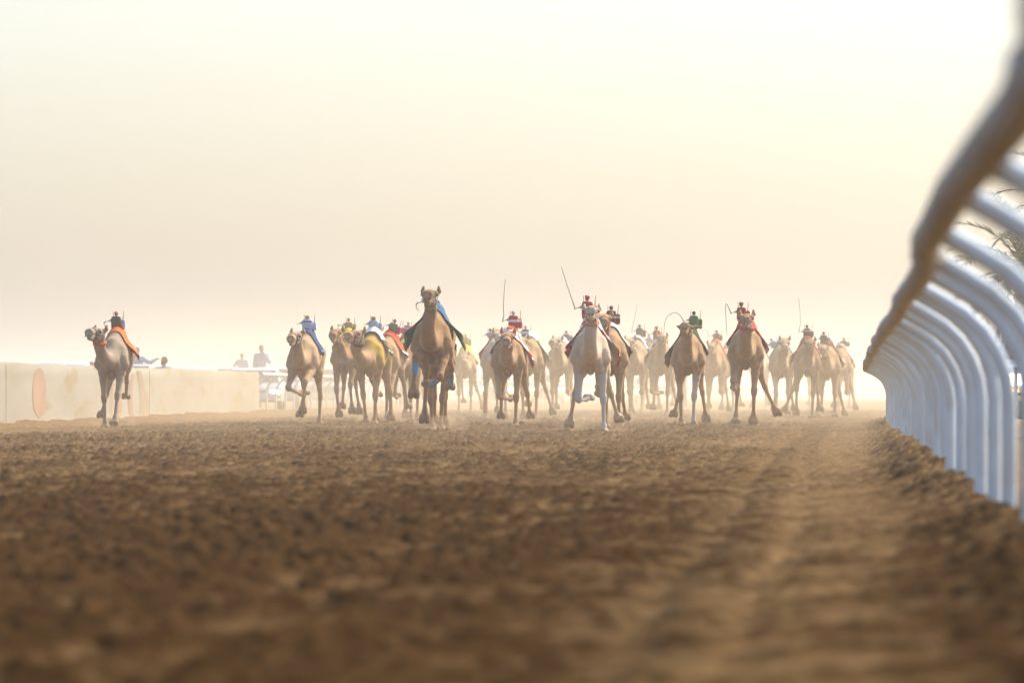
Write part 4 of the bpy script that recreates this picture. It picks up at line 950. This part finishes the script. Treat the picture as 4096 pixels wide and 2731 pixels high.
    if snorkel:
        q = MB(); q.tube([(-W - .02, -1.5, BL - .1), (-W - .03, -1.2, BL + .02), (-W + .04, -.92, BL + .25), (-W + .15, -.62, T - .12), (-W + .16, -.55, T + .06)], .045, 8); q.sell((-W + .16, -.57, T + .10), (.07, .09, .07), .6, .6, 12, 8); q.build('snorkel', M_GREY, root)
        q = MB(); q.tube([(-.75, -2.62, .55), (-.75, -2.64, HD - .05), (-.4, -2.66, HD + .02), (.4, -2.66, HD + .02), (.75, -2.64, HD - .05), (.75, -2.62, .55)], .035, 8); q.tube([(-.8, -2.63, .72), (.8, -2.63, .72)], .03, 8)
        for s in (-.6, .6): q.tube([(s, -2.3, .5), (s, -2.63, .6)], .03, 6)
        q.build('bull_bar', M_METAL, root)
        q = MB(); q.tube([(-W + .08, -1.05, BL - .02), (-W + .06, -1.1, T + .55)], .006, 5); q.build('aerial', M_BLACK, root)
    return root
make_car(at(250, 165), 165, 'car behind the wall at far left, only the pale curve of its roof showing', P_WHITE, 'sedan', False, 0, 1.05, False)
make_car(at(512, 174), 174, 'car behind the wall by the lone greyish camel, its pale blue roof showing', P_WHITE, 'sedan', False, 0, 1.05)
make_car(at(742, 192), 192, 'silver car behind the wall, a thin line of roof showing', P_SILVER, 'sedan', False, 0, 1.02)
make_car(at(945, 224), 224, 'car behind the wall with a man in pale blue rising from its roof', P_WHITE, 'suv', False, 0, .90)
make_car(at(1022, 189), 189, 'low white car with lit headlights at the end of the concrete wall', P_WHITE, 'sedan', True)
make_car(at(1106, 205.5), 205.5, 'big white off-road car facing us behind the rail, man standing out of its roof', P_WHITE, 'suv', False, 0, .86)
make_car(at(1292, 236), 236, 'white off-road car behind the rail, seen between the camels with navy and yellow cloths', P_WHITE, 'suv', False, 0, .92)
make_car(at(1668, 264), 264, 'bluish white car behind the rail, seen through the legs of the tall lead camel', P_WHITE, 'suv', False, 0, 1.0)
make_car(at(1985, 302), 302, 'far car with lit lamps behind the rail left of the red checked camel', P_WHITE, 'suv', True)
make_car(at(2190, 332), 332, 'far car with lit lamps behind the rail, left of the whitish lead camel', P_WHITE, 'suv', True)
make_car(at(2588, 396), 396, 'farthest car, headlights glowing in the dust between camel legs', P_WHITE, 'suv', True)
make_car(8.62, 91.5, 'white off-road car with snorkel and bull bar behind the right-hand rail, headlight lit', P_WHITE, 'suv', True, 0, 1.06, False, True)

# ------------------------------------------------------------------ spectators
SKIN = mat('brown_skin', (.22, .125, .08), .6, .3, var=.12, vscale=9); HAIR = mat('black_hair', (.02, .016, .014), .7, .2)
def make_person(x, Y, z, label, s=1.0, rz=0.0, armL='down', armR='down', robe=(.30, .38, .60), cap=None, turn=0.0, beard=False):
    root = empty('person', (x, Y, z), rz, s); tag(root, label, 'person', 'spectators following the race')
    def arm(sd_, pose):
        S = np.array([sd_ * .19, 0, 1.42])
        if pose == 'down': E = S + [sd_ * .06, .02, -.30]; H = E + [0, -.08, -.25]
        elif pose == 'face': E = S + [sd_ * .10, -.14, -.24]; H = np.array([sd_ * .06, -.17, 1.52])
        elif pose == 'fore': E = S + [sd_ * .14, -.10, -.20]; H = E + [-sd_ * .05, -.24, .02]
        else: E = S + [sd_ * .22, -.05, -.14]; H = E + [sd_ * .20, -.08, .10]
        d = (H - E) / np.linalg.norm(H - E); sidev = np.cross(d, [0, 0, 1.0]); sidev /= np.linalg.norm(sidev) + 1e-9
        pr = [cone(S, E, .055, .043, .03), cone(E, H, .042, .028, .02), cone(H, H + d * .07, .026, .034, .02)]
        for k, L in zip((-1.5, -.5, .5, 1.5), (.055, .07, .075, .065)):
            b_ = H + d * .085 + sidev * k * .018; m_ = b_ + d * L * .55 - np.array([0, 0, .008]); pr += [cone(b_, m_, .0095, .009, .008), cone(m_, m_ + d * L * .45 - np.array([0, 0, .018]), .009, .0075, .006)]
        t_ = H + d * .03 - sidev * .03; pr.append(cone(t_, t_ + d * .05 - sidev * .028, .011, .009, .01)); return pr, (S, E, H)
    aL, jl = arm(-1, armL); aR, jr = arm(1, armR)
    ct, st = math.cos(turn), math.sin(turn)
    def hp(px_, py_, pz_): return (px_ * ct + py_ * st * -1, px_ * st + py_ * ct - .01, pz_)
    trunk = [ell((0, 0, 1.25), (.17, .105, .24), .06), ell((0, 0, 1.0), (.155, .105, .16), .06), cone((-.15, 0, 1.41), (.15, 0, 1.41), .06, .06, .05), cone((0, .01, 1.44), (0, -.005, 1.56), .056, .052, .03),
             ell(hp(0, 0, 1.665), (.074, .092, .10), .03), cone(hp(0, -.035, 1.60), hp(0, -.06, 1.575), .05, .035, .03), cone(hp(0, -.085, 1.665), hp(0, -.105, 1.635), .011, .016, .012),
             cone(hp(-.03, -.078, 1.60), hp(.03, -.078, 1.60), .011, .011, .01), cone(hp(-.045, -.075, 1.69), hp(.045, -.075, 1.69), .016, .016, .012),
             cone(hp(-.078, .01, 1.68), hp(-.08, .015, 1.64), .014, .010, .008), cone(hp(.078, .01, 1.68), hp(.08, .015, 1.64), .014, .010, .008)]
    for sd_ in (-1, 1): trunk += [cone((sd_ * .085, 0, .95), (sd_ * .09, -.01, .5), .085, .055, .03), cone((sd_ * .09, -.01, .5), (sd_ * .09, .02, .09), .052, .035, .02), cone((sd_ * .09, .03, .045), (sd_ * .095, -.13, .03), .04, .032, .03)]
    V, F = sdf_mesh([trunk, aL, aR], .0085 if Y < 180 else .011); mesh_np('body', V, F, SKIN, root)
    rb = [ell((0, 0, 1.25), (.195, .13, .26), .06), cone((0, 0, 1.1), (0, 0, .62), .17, .20, .06, 1.05), cone((0, 0, .62), (0, 0, .14), .20, .23, .05), cone((-.15, 0, 1.41), (.15, 0, 1.41), .078, .078, .05), cone((0, 0, 1.42), (0, 0, 1.475), .075, .062, .03)]
    sl_ = [[cone(S, E, .078, .068, .04), cone(E, E + (H - E) * .82, .066, .055, .03)] for S, E, H in (jl, jr)]
    V, F = sdf_mesh([rb] + sl_, .012); mesh_np('robe', V, F, mat('cotton_robe', robe, .85, .2, var=.06, vscale=5, bump=.01, bscale=9), root)
    hpz = [ell(hp(0, .022, 1.70), (.083, .092, .085), .02), ell(hp(0, .06, 1.655), (.07, .05, .08), .03)]
    V, F = sdf_mesh([hpz], .009); k = V[:, 2] > -9
    mesh_np('cap' if cap else 'hair', V, F, mat('knitted_cap', cap, .9, .1, var=.3, vscale=30) if cap else HAIR, root)
    if beard:
        V, F = sdf_mesh([[cone(hp(-.05, -.045, 1.60), hp(0, -.078, 1.575), .026, .028, .02), cone(hp(.05, -.045, 1.60), hp(0, -.078, 1.575), .026, .028, .02)]], .009); mesh_np('beard', V, F, HAIR, root)
    return root
make_person(at(367, 181), 181, .16, 'person in a dark red cap, head just above the wall at far left', .93, 0, cap=(.20, .07, .05))
make_person(at(656, 153), 153, .08, 'dark haired bearded man looking over the wall right of the lone greyish camel', .95, R(-20), beard=True, turn=-.3)
make_person(at(548, 174), 174, .52, 'man in pale blue leaning from a car behind the lone greyish camel, arm out', .95, 0, armR='out')
make_person(at(968, 223.5), 223.5, .86, 'man in pale blue sitting low on a car roof beyond the wall', .88, 0, armL='fore', cap=(.16, .10, .075))
make_person(at(1046, 205.8), 205.8, .74, 'man in pale blue standing out of a car roof, hand at his face', 1.03, 0, armR='face', turn=.25, beard=True)

# ------------------------------------------------------------------ date palms on the right
M_FROND = mat('dusty_frond', (.26, .25, .12), .6, .3, var=.3, vscale=3); M_TRUNK = mat('palm_trunk', (.20, .15, .10), .9, .1, var=.4, vscale=12, bump=.04, bscale=14)
def palm(x, Y, H, label, nf=34, L=2.6, seed=1):
    rnd = random.Random(seed); z0 = gz(x, Y); root = empty('date_palm', (x, Y, z0)); tag(root, label, 'palm tree', 'date palms outside the track')
    m = MB(); n = 26; pts = [(.12 * math.sin(i / n * 2.2), .05 * i / n, -.2 + (H + .2) * i / n) for i in range(n + 1)]
    m.tube(pts, [.27 - .06 * i / n + (.035 if i % 2 else -.015) for i in range(n + 1)], 12); m.build('trunk', M_TRUNK, root)
    top = Vector(pts[-1]); V = []; F = []
    def quad(a, b, w):
        d = (b - a).normalized(); s = d.cross(Vector((rnd.uniform(-.4, .4), rnd.uniform(-.4, .4), 1))).normalized() * w
        o = len(V); V.extend([a - s * .6, a + s * .6, a + (b - a) * .55 + s, b, a + (b - a) * .55 - s]); F.append([o, o + 1, o + 2, o + 3, o + 4])
    for k in range(nf):
        az = k * 2.399 + rnd.uniform(-.2, .2); el = R(82) - (k / nf) ** .8 * R(115) + rnd.uniform(-.12, .12); l = L * rnd.uniform(.8, 1.08)
        p = top.copy(); N = 22; dirh = Vector((math.cos(az), math.sin(az), 0)); rp = []
        for i in range(N + 1):
            rp.append(p.copy()); e = el - (i / N) ** 1.3 * 1.15; p = p + (dirh * math.cos(e) + Vector((0, 0, math.sin(e)))) * (l / N)
        q = MB(); q.tube(rp, [.028 * (1 - i / N) + .005 for i in range(N + 1)], 5); o = len(V); V.extend([Vector(v) for v in q.v]); F.extend([[i + o for i in f] for f in q.f])
        sdv = Vector((-dirh.y, dirh.x, 0))
        for i in range(3, N):
            for s in (-1, 1):
                for h in (0, .5):
                    b = rp[i] + (rp[min(i + 1, N)] - rp[i]) * h; t = (rp[min(i + 1, N)] - rp[i]).normalized()
                    ll = .48 * math.sin(math.pi * min(1, (i + 1.5) / (N + 2))) ** .6 * rnd.uniform(.8, 1.1)
                    d = (sdv * s * .85 + t * .75 + Vector((0, 0, rnd.uniform(-.25, .3)))).normalized(); quad(b, b + d * ll, .019)
    mm = MB(); mm.v = [tuple(v) for v in V]; mm.f = F
    me_o = mesh_np('crown', np.array(mm.v), mm.f, M_FROND, root, False)
    return root
palm(11.3, 112, 4.1, 'date palm nearest the right edge of the photo, fronds showing between the rail posts', seed=2)
palm(13.4, 119, 5.2, 'taller date palm behind the one at the right edge', seed=5, L=2.9)
palm(13.0, 146, 3.9, 'low date palm farther back along the right-hand rail', seed=9, L=2.5)

# ------------------------------------------------------------------ dusty air
def air(name, lo, hi, dens, rgb, an, label=None):
    m = MB(); c = [(a + b) / 2 for a, b in zip(lo, hi)]; h = [(b - a) / 2 for a, b in zip(lo, hi)]
    m.box(c, h); o = m.build(name, None, None, False)
    mt = bpy.data.materials.new(name); mt.use_nodes = True; n = mt.node_tree; n.nodes.remove(n.nodes['Principled BSDF'])
    v = n.nodes.new('ShaderNodeVolumePrincipled'); v.inputs['Density'].default_value = dens; v.inputs['Color'].default_value = (*rgb, 1); v.inputs['Anisotropy'].default_value = an
    n.links.new(v.outputs[0], n.nodes['Material Output'].inputs['Volume'])
    mt.cycles.homogeneous_volume = True
    o.data.materials.append(mt); tag(o, kind='stuff'); return o
air('haze', (-620, -70, -1.0), (640, 9300, 14.0), 0.0008, (1.0, .96, .88), .6)
# dust hangs thickest close to the sand behind the leaders: layers of different height
for i, (y0, top, dn) in enumerate([(42, .22, .0007), (62, .34, .0009), (84, .95, .0008), (102, 1.5, .0011), (110, 2.0, .0014), (118, 2.6, .0017), (130, 3.3, .0019)]):
    air('dust_cloud', (-9.0 - i * .37, y0, -.62 - i * .011), (60 + i, 214 + i * 5, top), dn, (1.0, .83, .56), .5)
def dust_puff(c, r, dens):
    m = MB(); m.sell((0, 0, 0), r, 1, 1, 20, 12)
    for k in range(3): m.sell((rp.uniform(-.3, .3) * r[0], rp.uniform(-.3, .3) * r[1], rp.uniform(-.1, .5) * r[2]), [a * rp.uniform(.4, .65) for a in r], 1, 1, 16, 10)
    o = m.build('dust_puff', None, None); o.location = c; o.rotation_euler.z = random.uniform(0, 3)
    o.data.materials.append(PUFF); tag(o, kind='stuff')
PUFF = bpy.data.materials.new('kicked_up_dust'); PUFF.use_nodes = True; n_ = PUFF.node_tree; n_.nodes.remove(n_.nodes['Principled BSDF'])
v_ = n_.nodes.new('ShaderNodeVolumePrincipled'); v_.inputs['Density'].default_value = .16; v_.inputs['Color'].default_value = (1, .80, .52, 1); v_.inputs['Anisotropy'].default_value = .5
n_.links.new(v_.outputs[0], n_.nodes['Material Output'].inputs['Volume']); PUFF.cycles.homogeneous_volume = True
rp = random.Random(3)
for px, Y in [(1500, 124.5), (1560, 125.5), (1630, 128), (1600, 131), (1235, 122), (1745, 102), (1800, 103.5), (2075, 116.5), (2010, 118), (2150, 144), (2390, 102), (2300, 103), (2480, 113.5), (2790, 120), (2720, 121), (2960, 119), (3060, 119), (3130, 154), (3240, 149), (3330, 155), (2640, 157), (2560, 160), (450, 115)]:
    x = at(px, Y); dust_puff((x, Y, gz(x, Y) + rp.uniform(.08, .2)), (rp.uniform(.28, .55), rp.uniform(.4, .8), rp.uniform(.14, .30)), .3)
